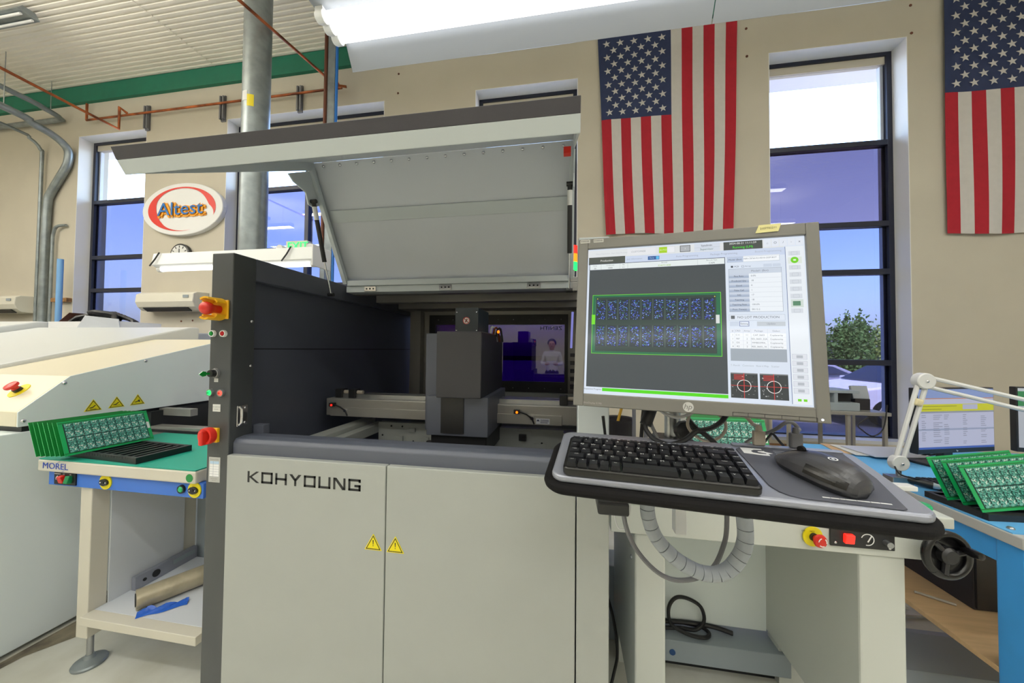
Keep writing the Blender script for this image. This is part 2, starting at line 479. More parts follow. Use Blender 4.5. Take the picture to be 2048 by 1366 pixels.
# ================================================================ room lights and things on the walls
def strip_light(label, x0, x1, y, z, lit=True, group=None, tint=(.965, .99, 1), k_=1.0):
    t = thing('strip_light', label, 'ceiling light', ((x0 + x1) / 2, y, z), group=group)
    obj('housing', MB().prism([(x0, y - .09, z), (x0, y + .09, z), (x0, y + .05, z + .07), (x0, y - .05, z + .07)], (x1 - x0, 0, 0)), 'reflector' if lit else 'galv', t)
    for dy in (-.045, .045):
        obj('tube', MB().cyl((x0 + .03, y + dy, z - .02), (x1 - .03, y + dy, z - .02), .014, 10), 'tube_off', t, smooth=40)
    for x in (x0 + .3, x1 - .3):
        obj('hanger_rod', MB().cyl((x, y, z + .07), (x, y, ZC), .004, 6), 'steel', t)
    if lit:
        for part_, dz, rx in ((.34, -.045, 0), (.66, .09, math.pi)):      # lamp below the housing; stronger one added above it to brighten the ceiling
            L = bpy.data.lights.new('lamp', 'AREA'); L.shape = 'RECTANGLE'; L.size = x1 - x0; L.size_y = .16
            L.energy = ROOM * k_ * (x1 - x0) * part_; L.color = tint
            o = bpy.data.objects.new('lamp', L); C.objects.link(o); o.parent = t; o.location = (0, 0, dz); o.rotation_euler = (rx, 0, 0)
    return t
G = 'rows of strip lights hung behind the bench'
for y in (-1.2, -3.8):
    for x in (-8.6, -5.3, -2.0, 1.3, 4.6):
        strip_light('white fluorescent strip light hung in the rows over the work floor', x - 1.2, x + 1.2, y, 4.75, True, G)
strip_light('unseen strip light added over the reflow oven to brighten the left side', -6.6, -4.2, 1.1, 4.75, tint=(1, .975, .91), k_=2.3)  # both oven strips are unseen, added to brighten the left wall and ceiling
strip_light('unseen strip light added over the far end of the oven to brighten the left wall', -10.0, -7.6, .4, 4.75, tint=(1, .975, .91), k_=2.3)
strip_light('long white strip light hung over the blue bench', 2.0, 4.4, .9, 4.75, k_=.7)
strip_light('low hung white strip light over the assembly tables facing the machine', -1.5, 1.6, -3.1, 2.52, k_=.45)
strip_light('bare grey strip fixture mounted against the ribbed ceiling', -9.0, -6.39, 3.0, 5.3, False)

# ---- triple tube light over the inspection machine, with its drop panels
t = thing('bench_light', 'bright three tube light fixture hung over the inspection machine', 'light fixture', (.4, 1.19, 2.66))
LX0, LX1 = -.95, 2.6
obj('housing', MB().prism([(LX0 - .02, 1.08, 2.655), (LX0 - .02, 1.30, 2.655), (LX0 - .02, 1.27, 2.70), (LX0 - .02, 1.11, 2.70)], (LX1 - LX0, 0, 0)), 'drop_panel', t, bevel=.004)
for y in (1.148, 1.195, 1.242):
    tb = obj('tube', MB().cyl((LX0 + .02, y, 2.622), (LX1, y, 2.622), .017, 14), 'tube_lit', t, smooth=40)
    obj('end_cap', MB().lathe([(.01, 0), (.019, .002), (.023, .01), (.023, .035), (.01, .036)], (LX0 - .012, y, 2.622), (1, 0, 0), 16).box(LX0 - .012, LX0 + .02, y - .014, y + .014, 2.63, 2.66), 'white', tb, smooth=40)
for x0, x1 in ((LX0 + .02, .512), (.516, LX1)):
    obj('drop_panel', MB().prism([(x0, 1.262, 2.655), (x0, 1.266, 2.655), (x0, 1.328, 2.552), (x0, 1.324, 2.549)], (x1 - x0, 0, 0)), 'drop_panel', t)
for x in (-.6, 1.2): obj('hanger_rod', MB().cyl((x, 1.19, 2.7), (x, 1.19, ZC), .004, 6), 'steel', t)

# ---- single tube light behind the machine
t = thing('task_light', 'single tube task light hanging behind the dark machine post', 'light fixture', (-2.9, 2.6, 2.16))
obj('housing', MB().prism([(-3.76, 2.52, 2.09), (-3.76, 2.60, 2.06), (-3.76, 2.72, 2.10), (-3.76, 2.70, 2.2), (-3.76, 2.54, 2.2)], (1.66, 0, 0)), 'reflector', t, bevel=.004)
tb = obj('tube', MB().cyl((-3.7, 2.575, 2.06), (-2.15, 2.575, 2.06), .02, 12), 'tube_lit', t, smooth=40)
for x in (-3.74, -2.15): obj('end_cap', MB().cyl((x, 2.575, 2.06), (x + .04, 2.575, 2.06), .026, 14), 'white', tb, smooth=40)
obj('end_plate', MB().box(-2.1, -2.085, 2.5, 2.72, 2.03, 2.21), 'white', t, bevel=.004)
for x in (-3.74, -2.38): obj('tie_wire', MB().tube([(x, 2.50, 2.075), (x + .035, 2.515, 2.14), (x + .06, 2.53, 2.205)], .006, 6), 'cable_black', t)
obj('wall_arm', MB().box(-3.25, -3.19, 2.70, 2.89, 2.14, 2.18), 'steel', t)
obj('support_post', MB().box(-2.16, -2.12, 2.68, 2.72, 0, 2.1), 'galv', t)

# ---- flags
def flag(label, xl0, xl1, w0, w1, ztop, zbot, fold):
    t = thing('flag', label, 'flag', ((xl0 + xl0 + w0) / 2, Y1 - .03, zbot))
    def fp(s, q, d=0):
        xl = xl0 + (xl1 - xl0) * q; w = w0 + (w1 - w0) * q
        y = Y1 - .03 - .010 * math.sin(s * 17 + fold + 2 * q) * q - .012 * math.exp(-((s - .04) / .06) ** 2) * q - d
        z = ztop + (zbot - ztop) * q + .012 * math.sin(s * 9 + fold) * q
        return (xl + w * s + .008 * math.sin(q * 6 + s * 5 + fold) * q, y, z)
    CB = .42
    for k in range(13):
        s0, s1 = k / 13, (k + 1) / 13; q0 = CB if k < 7 else 0
        obj('stripe', MB().grid(lambda u, v: fp(s0 + (s1 - s0) * u, q0 + (1 - q0) * v), 3, 22), 'flag_red' if k % 2 == 0 else 'flag_white', t, smooth=60, flip=False)
    obj('canton', MB().grid(lambda u, v: fp(u * 7 / 13, v * CB), 14, 14), 'flag_blue', t, smooth=60, flip=False)
    st = MB(); pts = []
    for i in range(10):
        r = .045 if i % 2 == 0 else .0175; a = math.pi / 2 + i * math.pi / 5 + .12
        pts.append((r * math.cos(a), 0, r * math.sin(a)))
    st.prism(pts, (0, -.002, 0)); me = st.mesh('star'); fix(me, 0); me.materials.append(MATS['flag_white'])
    for r in range(11):
        n = 5 if r % 2 == 0 else 4
        for c in range(n):
            s = (7 / 13) * ((.12 + .19 * c) if n == 5 else (.215 + .19 * c)); q = CB * (.08 + .084 * r)
            o = bpy.data.objects.new('star', me); C.objects.link(o); o.parent = t
            o.location = Vector(fp(s, q, .004)) - Vector(t.location)
flag('American flag hung vertically between the two windows above the monitor', .334, .439, 1.532, 1.382, 5.08, 2.705, 0)
flag('American flag hung vertically right of the tall window by the desk lamp', 3.82, 3.80, 1.53, 1.50, 5.08, 2.56, 2)

# ---- oval company sign
t = thing('wall_sign', 'white oval wall sign reading Altest with red swoosh', 'sign', (-5.565, Y1, 3.352))
sx, sz = .705, .385; yc = Y1 - .07
b = MB(); n = 64
ring0 = [(-5.565 + sx * math.cos(i * 2 * math.pi / n), 0, 3.352 + sz * math.sin(i * 2 * math.pi / n)) for i in range(n)]
b.prism([(p[0], yc, p[2]) for p in ring0], (0, .07, 0))
obj('plate', b, 'white', t, bevel=.012)
b = MB(); vs = []; m = 70
for i in range(m + 1):
    a = rad(28 - 28) + 0
    u = i / m; ang = rad(-22) + u * rad(310)
    th = .05 + .13 * math.exp(-((u - .13) / .12) ** 2) + .19 * math.exp(-((u - .68) / .17) ** 2)
    if u < .1: th *= u / .1
    if u > .8: th *= max(0, (1 - u) / .2)
    e = .84
    for k in (0, 1):
        f = e + (.10 * 0) - k * th * .9
        vs.append((-5.565 + sx * f * math.cos(ang), yc - .004, 3.352 + sz * f * math.sin(ang)))
b.add(vs, [(2 * i, 2 * i + 1, 2 * i + 3, 2 * i + 2) for i in range(m)])
obj('swoosh', b, 'red', t)
mat('sign_orange', (246, 166, 40), .5); mat('sign_blue', (24, 104, 176), .5)
text('letter_outline', 'Altest', .27, 'sign_orange', t, FRONT(-5.555, yc - .006, 3.335), sx=1.22, ext=.001)
for kk, (dx, dz) in enumerate(((.034, -.02), (-.03, -.008), (.03, .012), (-.012, -.026), (-.024, .014), (.04, -.002), (.0, .018))):
    text('letter_outline', 'Altest', .27, 'sign_orange', t, FRONT(-5.555 + dx, yc - .006 - .0025 * kk, 3.335 + dz), sx=1.22, ext=.001)
text('lettering', 'Altest', .27, 'sign_blue', t, FRONT(-5.555, yc - .032, 3.34), sx=1.22, ext=.001)

# ---- wall clock
t = thing('wall_clock', 'round black rimmed wall clock below the oval sign', 'clock', (-5.6, Y1, 2.68))
obj('rim', MB().lathe([(.15, 0), (.172, .01), (.172, .05), (.155, .06), (.15, .05)], (-5.6, Y1, 2.68), (0, -1, 0), 32), 'black_plastic', t, smooth=40)
fc = obj('face', MB().cyl((-5.6, Y1 - .045, 2.68), (-5.6, Y1 - .056, 2.68), .15, 32), 'paper', t)
b = MB()
for k in range(12):
    a = k * math.pi / 6; b.obox((-5.6 + .125 * math.sin(a), Y1 - .057, 2.68 + .125 * math.cos(a)), (.012, .003, .03), Matrix.Rotation(a, 3, 'Y'))
obj('hour_mark', b, 'ink', fc)
obj('hand', MB().obox((-5.6, Y1 - .060, 2.725), (.01, .003, .1)).obox((-5.565, Y1 - .060, 2.69), (.075, .003, .01)), 'ink', t)

# ---- air conditioners
def aircon(label, x0, x1):
    t = thing('air_conditioner', label, 'air conditioner', ((x0 + x1) / 2, Y1, 1.88))
    pr = [(Y1, 2.13), (Y1 - .16, 2.12), (Y1 - .21, 2.09), (Y1 - .22, 1.98), (Y1 - .19, 1.91), (Y1 - .14, 1.865), (Y1, 1.855)]
    obj('shell', MB().prism([(x0, y, z) for y, z in pr], (x1 - x0, 0, 0)), 'ac_white', t, bevel=.01)
    obj('louvre', MB().obox(((x0 + x1) / 2, Y1 - .165, 1.876), (x1 - x0 - .22, .075, .012), Matrix.Rotation(rad(-38), 3, 'X')), 'ink', t)
    obj('label', MB().box(x1 - .16, x1 - .07, Y1 - .224, Y1 - .219, 2.03, 2.07), 'grey_paint', t)
aircon('white wall air conditioner under the oval sign beside the window', -6.12, -5.13)
aircon('white wall air conditioner left of the grey conduits', -9.4, -8.42)

# ---- steel column, pipes, conduits
t = thing('steel_column', 'round galvanised steel column behind the raised lid', 'column', (-3.22, 3.02, 0))
obj('shaft', MB().cyl((-3.22, 3.02, 0), (-3.22, 3.02, ZC), .122, 32), 'galv', t, smooth=40)
obj('base_plate', MB().box(-3.42, -3.02, 2.82, 3.22, 0, .02), 'steel', t)
b = MB(); b.col = (228, 228, 224)
b.grid(lambda u, v: (-3.22 + .124 * math.sin(-.35 + u * .5), 3.02 - .124 * math.cos(-.35 + u * .5), 3.94 - v * .1), 5, 1); b.col = (236, 214, 30)
b.grid(lambda u, v: (-3.22 + .124 * math.sin(.15 + u * .5), 3.02 - .124 * math.cos(.15 + u * .5), 3.9 - v * .12), 5, 1)
obj('sticker', b, 'print', t)
t = thing('pipe_riser', 'steel strut channel carrying copper and blue pipes to the ceiling', 'pipes', (-2.9, 3.75, 0))
obj('strut_channel', MB().box(-2.962, -2.861, 3.73, 3.79, 0, ZC), 'galv', t, bevel=.004)
obj('copper_pipe', MB().cyl((-2.985, 3.73, 0), (-2.985, 3.73, ZC), .021, 12), 'copper_dark', t, smooth=40)
obj('blue_pipe', MB().cyl((-2.843, 3.74, 0), (-2.843, 3.74, ZC), .016, 12), mat('pipe_blue', (30, 112, 200), .4), t, smooth=40)
def pipe(name, label, pts, r, m, cat='pipe', sm=0, clips=()):
    t = thing(name, label, cat, pts[-1])
    obj('pipe_run', MB().tube(pts, r, 10, smooth=sm), m, t, smooth=40)
    for (x, y, z) in clips: obj('pipe_hanger', MB().cyl((x, y, z), (x, y, ZC), .005, 6), 'steel', t)
    return t
t = pipe('copper_pipe', 'copper pipe running along the wall under the green beam', [(-7.42, 4.09, 5.12), (-7.42, 4.09, 4.86), (-3.03, 4.09, 4.86), (-3.03, 4.0, 4.86)], .016, 'copper')
for x in (-6.31, -4.96, -3.70):
    obj('channel_bracket', MB().box(x - .035, x - .012, 4.1, 4.135, 4.64, 4.98).box(x + .012, x + .035, 4.1, 4.135, 4.64, 4.98).box(x - .035, x + .035, 4.13, 4.149, 4.62, 5.0), 'cable_grey', t)
pipe('copper_pipe', 'copper pipe dropping from the wall and running overhead past the conduits', [(-6.6, 4.07, 4.87), (-6.6, 3.98, 4.9), (-6.6, 3.98, 4.57), (-6.6, 3.6, 4.58), (-6.6, .5, 4.7)], .018, 'copper')
pipe('copper_pipe', 'copper pipe slanting down from the ceiling to the pipe riser', [(-3.06, 1.5, 4.4), (-3.06, 3.0, 4.66), (-3.06, 4.0, 4.83), (-2.93, 4.05, 4.83)], .016, 'copper')
pipe('conduit', 'thick galvanised conduit bending down the wall left of the window', [(-7.74, 1.0, 4.72), (-7.74, 3.4, 4.655), (-7.74, 3.7, 4.59), (-7.74, 3.92, 4.54), (-7.74, 4.07, 4.42), (-7.75, 4.09, 4.25), (-7.82, 4.09, 4.1), (-8.08, 4.09, 3.76), (-8.14, 4.09, 3.6), (-8.16, 4.09, 3.0), (-8.16, 4.09, 1.705)], .05, 'galv', 'conduit', 4, ((-7.74, 3.45, 4.66),))
pipe('conduit', 'galvanised conduit turning along the wall under the green beam', [(-7.9, 1.0, 5.02), (-7.9, 3.5, 4.99), (-7.9, 3.9, 4.96), (-7.92, 4.06, 4.93), (-8.1, 4.09, 4.92), (-9.6, 4.09, 4.93)], .038, 'galv', 'conduit', 4, ((-7.9, 3.96, 4.96),))
pipe('conduit', 'thin conduit running down the wall beside the thick conduit', [(-8.3, 1.0, 4.75), (-8.3, 3.66, 4.635), (-8.3, 3.95, 4.58), (-8.31, 4.08, 4.46), (-8.32, 4.1, 4.2), (-8.32, 4.1, 1.705)], .022, 'galv', 'conduit', 3)
pipe('conduit', 'small conduit with a curved top ending at the wall', [(-7.80, 4.12, 3.24), (-7.95, 4.1, 3.22), (-8.02, 4.1, 3.1), (-8.03, 4.1, 2.8), (-8.03, 4.1, 1.705)], .02, 'galv', 'conduit', 4)
pipe('air_pipe', 'light blue air pipe standing against the wall by the window', [(-7.62, 3.98, 2.66), (-7.62, 3.98, 0)], .035, mat('pipe_pale', (120, 172, 222), .5), 'pipe')
obj_ = tag(obj('wood_bracket', MB().box(-8.0, -7.68, 4.09, 4.15, 2.03, 2.09), 'wood'), 'short brown wooden cleat fixed to the wall behind the blue pipe', 'bracket')
t = thing('switch_box', 'grey electrical box at the foot of the conduits', 'electrical box', (-7.9, 4.0, 1.2))
obj('case', MB().box(-8.36, -7.75, 3.85, 4.15, 1.0, 1.7), 'oven_side', t, bevel=.01)
obj('side_cover', MB().box(-7.74, -7.67, 3.9, 4.15, 1.0, 1.69), mat('box_blue', (92, 122, 150), .5), t, bevel=.01)
# ---- exit sign
t = thing('exit_sign', 'grey emergency unit with green lit EXIT sign behind the task light', 'exit sign', (-3.5, 3.95, 2.6))
obj('case', MB().box(-3.70, -3.38, 3.95, 4.05, 2.6, 2.76), 'ac_white', t, bevel=.01)
text('lettering', 'EXIT', .15, 'green_lit', t, FRONT(-3.52, 3.945, 2.68), ext=.002)
for x in (-3.78, -3.33): obj('lamp_head', MB().cyl((x, 3.93, 2.66), (x, 4.0, 2.66), .05, 14), 'white', t, smooth=40)
obj('wall_bracket', MB().box(-3.74, -3.69, 4.04, 4.32, 2.64, 2.7), 'grey_paint', t)

# ================================================================ shared small things
def warn_sign(parent, Mx, s, kind):
    """yellow triangle sticker, s = side; local x right, y up, z out"""
    h = s * .866
    def tri(k, z, off=0):
        c = h / 3
        return [Mx @ Vector((-s / 2 * k, -c * k + off, z)), Mx @ Vector((s / 2 * k, -c * k + off, z)), Mx @ Vector((0, (h - c) * k + off, z))]
    n = Mx.to_3x3() @ Vector((0, 0, .0006))
    pl = obj('warning_sign', MB().prism(tri(1.16, 0), n), 'yellow_sign', parent)
    b = MB(); a = tri(1.0, .001); c = tri(.84, .001)
    b.add(a + c, [(0, 1, 4, 3), (1, 2, 5, 4), (2, 0, 3, 5)])
    def P(x, y): return Mx @ Vector((x * s, y * s, .001))
    if kind == 'bang':
        b.add([P(-.035, .28), P(.035, .28), P(.018, .0), P(-.018, .0)], [(0, 1, 2, 3)])
        b.add([P(.03 * math.cos(q * .785), -.07 + .03 * math.sin(q * .785)) for q in range(8)], [tuple(range(8))])
    else:
        b.add([P(-.26, -.05), P(-.05, .0), P(.12, .16), P(.16, .1), P(.0, -.06), P(-.1, -.1), P(-.24, -.1)], [tuple(range(7))])
        if kind == 'hot': 
            for k in range(3): b.add([P(-.2, -.16 - .03 * k), P(.2, -.16 - .03 * k), P(.2, -.172 - .03 * k), P(-.2, -.172 - .03 * k)], [(0, 1, 2, 3)])
        if kind == 'pinch': b.add([P(-.1, -.12), P(.24, -.12), P(.24, -.15), P(-.1, -.15)], [(0, 1, 2, 3)])
        if kind == 'gear': b.add([P(.12 + .08 * math.cos(q * .785), -.02 + .08 * math.sin(q * .785)) for q in range(8)], [tuple(range(8))])
    obj('pictogram', b, 'ink', pl)

def screw(parent, p, ax, r=.008, m='chrome', name='screw'):
    return obj(name, MB().lathe([(r, 0), (r, r * .3), (r * .6, r * .7), (.0005, r * .8)], p, ax, 10), m, parent, smooth=50)

def estop(parent, p, ax, r, collar=True, arrows=True):
    """mushroom emergency stop: yellow disc, neck, red cap"""
    ax = Vector(ax).normalized(); p = Vector(p)
    e = obj('emergency_stop', MB().lathe([(.001, r * .55), (r * .5, r * .55), (r * .5, r * 1.0), (r * .55, r * 1.0), (r * .92, r * 1.15), (r, r * 1.35), (r * .9, r * 1.6), (r * .5, r * 1.7), (.001, r * 1.72)], p, ax, 24), 'red', parent, smooth=35)
    obj('neck', MB().cyl(p, p + ax * r * .6, r * .62, 20), 'black_plastic', e, smooth=40)
    if collar: obj('yellow_collar', MB().cyl(p - ax * .001, p + ax * .003, r * 1.5, 28), 'yellow_sign', e, smooth=40)
    if arrows:
        b = MB()
        for k in range(3): b.ring(p + ax * r * 1.62, ax, r * .52, r * .68, 8, .004, k * 2.094, k * 2.094 + 1.2)
        obj('arrow_mark', b, 'white', e)
    return e

def button(parent, p, r, m, ringm='white', lamp=False):
    ax = (0, -1, 0)
    e = obj('push_button', MB().lathe([(r * .72, 0), (r * .72, .006), (r * .5, .010), (.001, .011)], p, ax, 20), m, parent, smooth=35)
    obj('button_ring', MB().lathe([(r, 0), (r, .004), (r * .93, .008), (r * .72, .008), (r * .72, .004)], p, ax, 24), ringm, e, smooth=40)
    if lamp: obj('button_centre', MB().cyl((p[0], p[1] - .011, p[2]), (p[0], p[1] - .0125, p[2]), r * .3, 14), lamp, e)
    return e

# ================================================================ reflow oven (far left)
t = thing('reflow_oven', 'large white reflow oven with sloping hood and red stop button', 'oven', (-5, 1.8, 0))
XO = -2.377
obj('base_cabinet', MB().box(-10.5, XO, .75, 2.6, .02, .965), 'oven_side', t, bevel=.004)
obj('gap_strip', MB().box(-10.5, XO - .01, 1.15, 2.6, .965, .99), 'ink', t)
hood = [(1.131, .99), (1.131, 1.055), (1.286, 1.202), (2.05, 1.40), (2.6, 1.40), (2.6, .99)]
obj('exit_hood', MB().prism([(-3.02, y, z) for y, z in hood], (XO + 3.02 - .002, 0, 0)), 'oven_cream', t, bevel=.006)
h2 = [(1.118, .99), (1.118, 1.07), (1.28, 1.222), (2.29, 1.505), (2.36, 1.505), (2.36, .99)]
obj('main_hood', MB().prism([(-4.62, y, z) for y, z in h2], (1.62, 0, 0)), 'oven_white', t, bevel=.012)
h3 = [(1.10, .99), (1.10, 1.1), (1.27, 1.26), (2.29, 1.56), (2.36, 1.56), (2.36, .99)]
obj('main_hood', MB().prism([(-10.5, y, z) for y, z in h3], (5.88, 0, 0)), 'oven_white', t, bevel=.012)
sp = obj('side_panel', MB().prism([(XO - .002, y, z) for y, z in hood], (.006, 0, 0)), 'oven_side', t, bevel=.002)
for y, z in ((1.268, 1.17), (1.583, 1.265), (1.147, 1.015)): screw(sp, (XO + .004, y, z), (1, 0, 0), .009)
for (y, z), k in zip(((1.371, 1.04), (1.462, 1.042), (1.552, 1.043)), ('hot', 'pinch', 'gear')):
    warn_sign(sp, frame((XO + .005, y, z), (0, 1, 0), (0, 0, 1)), .058, k)
d = Vector((0, -.147, .155)).normalized()
estop(t, (-2.375 - .17, 1.215, 1.135), (0, -.69, .72), .026, arrows=False)
# exit throat with conveyor rails
obj('exit_throat', MB().box(XO, XO + .03, 1.6, 2.55, .80, .975), 'ink', t)
obj('throat_lip', MB().box(XO, XO + .22, 1.66, 1.70, .945, .985), 'alu', t)
obj('exit_rail', MB().box(XO, -1.12, 1.60, 1.66, .83, .895), 'alu', t, bevel=.003)
obj('chain', MB().box(XO, -1.12, 1.592, 1.6, .865, .878), 'pc_black', t)
obj('exit_rail', MB().box(XO, -1.12, 1.95, 2.0, .83, .895), 'alu', t, bevel=.003)
# spilled dirt line where the oven meets the floor
tag(obj('floor_stain', MB().add([(-2.37, .7, .001), (-2.345, .9, .001), (-2.32, 1.15, .001), (-2.22, 1.3, .001), (-2.08, 1.42, .001), (-2.0, 1.56, .001), (-2.37, 1.59, .001)], [(0, 1, 2, 3, 4, 5, 6)]), mat('stain', (120, 112, 92), .7, noise=.5, nscale=9, dark=(60, 54, 48))), 'dark dirt stain on the floor at the foot of the oven', 'stain')

# ================================================================ conveyor table beside the oven
TX0, TX1, TY0, TY1 = -2.227, -1.423, 1.12, 1.58
t = thing('transfer_conveyor', 'cream inspection conveyor table lettered MOREL with green mat', 'conveyor', ((TX0 + TX1) / 2, 1.35, 0))
obj('table_frame', MB().box(TX0, TX1, TY0, TY1, .815, .864), 'cream', t, bevel=.006)
obj('work_mat', MB().box(TX0 + .004, TX1 - .004, TY0 + .003, TY1, .864, .868), 'mat_green', t)
obj('control_strip', MB().box(-2.19, -1.403, 1.135, 1.16, .755, .815), 'blue_paint', t, bevel=.002)
lg = mat('morel_blue', (44, 74, 176), .5)
text('lettering', 'MOREL', .036, lg, t, FRONT(-2.127, TY0 - .001, .84) , sx=1.22)
obj('logo_swirl', MB().ring((-2.095, TY0, .842), (0, -1, 0), .0225, .0238, 20, .001, 1.0, 2.7).ring((-2.1, TY0, .838), (0, -1, 0), .0225, .0238, 20, .001, 4.0, 5.6), lg, t)
obj('green_dot', MB().cyl((-1.45, TY0, .838), (-1.45, TY0 - .001, .838), .016, 24), mat('dot_green', (26, 132, 62), .5), t)
p = obj('switch_panel', MB().box(-2.15, -2.035, 1.13, 1.135, .762, .812), 'black_plastic', t)
obj('red_switch', MB().obox((-2.098, 1.124, .787), (.022, .016, .03), Matrix.Rotation(rad(14), 3, 'X')), 'red', p, bevel=.002)
obj('green_switch', MB().obox((-2.062, 1.124, .787), (.022, .016, .03), Matrix.Rotation(rad(-14), 3, 'X')), mat('sw_green', (20, 120, 70), .35), p, bevel=.002)
obj('power_mark', MB().ring((-2.132, 1.13, .786), (0, -1, 0), .007, .0095, 18, .0006, .9, 5.9 + .3).box(-2.1335, -2.1305, 1.1288, 1.1298, .784, .798), 'white', p)
for k, x in enumerate((-2.132, -2.098, -2.062)): text('lettering', ('EMERGENCY', 'OFF', 'ON')[k], .006, 'paper', p, FRONT(x, 1.1295, .806))
for x in (-1.88, -1.441):
    e = obj('socket', MB().lathe([(.001, 0), (.03, 0), (.03, .004), (.001, .005)], (x, 1.135, .788), (0, -1, 0), 28), 'yellow_sign', t, smooth=40)
    obj('socket_face', MB().prism([(x + .021 * math.cos(q * .2618), 1.130, .788 + .014 * math.sin(q * .2618)) for q in range(24)], (0, -.006, 0)), 'black_plastic', e)
    obj('socket_hole', MB().cyl((x, 1.1235, .788), (x, 1.1225, .788), .006, 12), 'ink', e)
    for dx in (-.013, .013): screw(e, (x + dx, 1.124, .788), (0, -1, 0), .003)
button(t, (-1.502, 1.135, .787), .017, 'green_btn', 'black_plastic')
for x in (-2.03, -1.395):
    for y in (1.145, 1.5):
        l = obj('leg', MB().box(x, x + .06, y, y + .06, .128, .815), 'cream', t, bevel=.003)
        obj('foot_rod', MB().cyl((x + .03, y + .03, .02), (x + .03, y + .03, .13), .011, 12), 'steel', l, smooth=40)
        obj('levelling_foot', MB().lathe([(.001, 0), (.052, 0), (.054, .008), (.05, .014), (.02, .026), (.014, .04), (.001, .04)], (x + .03, y + .03, 0), (0, 0, 1), 28), 'galv', l, smooth=30)
    obj('leg_brace', MB().box(x + .01, x + .05, 1.2, 1.5, .2, .26), 'cream', t)
obj('lower_shelf', MB().box(-1.9695, -1.345, 1.165, 1.545, .205, .2368), 'lid_inner', t, bevel=.002)
obj('shelf_lip', MB().box(-1.97, -1.40, 1.12, 1.165, .203, .237), 'cream', t, bevel=.002)
obj('back_panel', MB().box(-1.965, -1.345, 1.562, 1.57, .2, .8), 'grey_paint', t)
obj('side_sheet', MB().box(-1.968, -1.963, 1.206, 1.498, .237, .8), 'lid_inner', t)

# things lying on the low shelf
t = thing('spirit_level', 'grey spirit level standing on edge along the low shelf of the conveyor table', 'spirit level', (-1.945, 1.41, .237))
obj('beam', MB().box(-1.956, -1.934, 1.28, 1.543, .2375, .297), 'silver', t, bevel=.002)
for y_, r_ in ((1.315, .007), (1.36, .016)): obj('vial' if r_ > .01 else 'hang_hole', MB().cyl((-1.934, y_, .268), (-1.931, y_, .268), r_, 18), 'ink', t)
obj('vial_slot', MB().box(-1.934, -1.932, 1.43, 1.53, .265, .285), 'grey_paint', t)
t = thing('paper_roll', 'dull foil roll of cleaning paper lying on the low shelf', 'roll', (-1.74, 1.28, .237))
obj('roll_body', MB().tube([(-1.792, 1.19, .279), (-1.74, 1.28, .279), (-1.685, 1.37, .281), (-1.62, 1.475, .282)], [.040, .041, .0415, .041], 20), 'foil', t, smooth=40)
obj('roll_core', MB().cyl((-1.7935, 1.1875, .279), (-1.792, 1.19, .279), .026, 16), 'ink', t)
b = MB()
b.grid(lambda u, v: (-1.755 + .12 * u + .02 * v, 1.175 + .10 * u - .025 * v + .006 * math.sin(u * 9), .2385 + .022 * abs(math.sin(u * 8 + v * 4)) * (1 - v) * (1 - u * .4)), 14, 6)
tag(obj('plastic_bag', b, 'bag_blue', smooth=60), 'crumpled blue plastic bag under the paper roll', 'bag')

# ---- circuit panels
def panel_mesh(W, H):
    b = MB().box(0, W, -.0008, .0008, 0, H); me = b.mesh('board'); fix(me, 0); me.materials.append(MATS['pcb_green']); return me
PW, PH = .292, .148
BOARD = panel_mesh(PW, PH)
CELL = MB().box(-.0121, .0121, -.0012, 0, -.0305, .0305).mesh('circuit_cell'); fix(CELL, 0); CELL.materials.append(MATS['circuit'])
STRIP = MB().box(0, PW, -.0011, 0, 0, .002).mesh('rail_groove'); fix(STRIP, 0); STRIP.materials.append(MATS['pcb_dark'])
BOARD2 = MB().box(0, PW, -.0009, .0009, 0, PH).mesh('board'); fix(BOARD2, 0)
BOARD2.materials.append(mat('pcb_face', (10, 118, 46), .4)); BOARD2.materials.append(mat('pcb_edge', (92, 206, 136), .5))
for p_ in BOARD2.polygons: p_.material_index = 0 if abs(p_.normal.y) > .9 else 1
def pcb(label, group, Mx, cells=True):
    t = thing('circuit_panel', label, 'circuit board', group=group); t.location = Mx.translation; t.rotation_euler = Mx.to_euler()
    def kid(n, me, p, par=t):
        o = bpy.data.objects.new(n, me); C.objects.link(o); o.parent = par; o.location = p; return o
    bd = kid('board', BOARD if cells else BOARD2, (0, 0, 0))
    if cells:
        kid('routing_slot', SLOT, (PW / 2, -.0008, PH / 2))
        for j in range(2):
            for i in range(10): kid('circuit_cell', CELL, (.0285 + i * .0262, -.0008, .042 + j * .064))
        kid('barcode_label', LABEL, (PW - .008, -.0009, .075))
        kid('rail_groove', STRIP, (0, -.0008, .008)); kid('rail_groove', STRIP, (0, -.0008, PH - .008))
    return t
SLOT = MB().box(-.133, .133, -.0004, 0, -.063, .063).mesh('routing_slot'); fix(SLOT, 0); SLOT.materials.append(mat('slot_dark', (22, 44, 40), .6))
LABEL = MB().box(-.005, .005, -.0006, 0, -.016, .016).mesh('barcode_label'); fix(LABEL, 0); LABEL.materials.append(MATS['paper'])
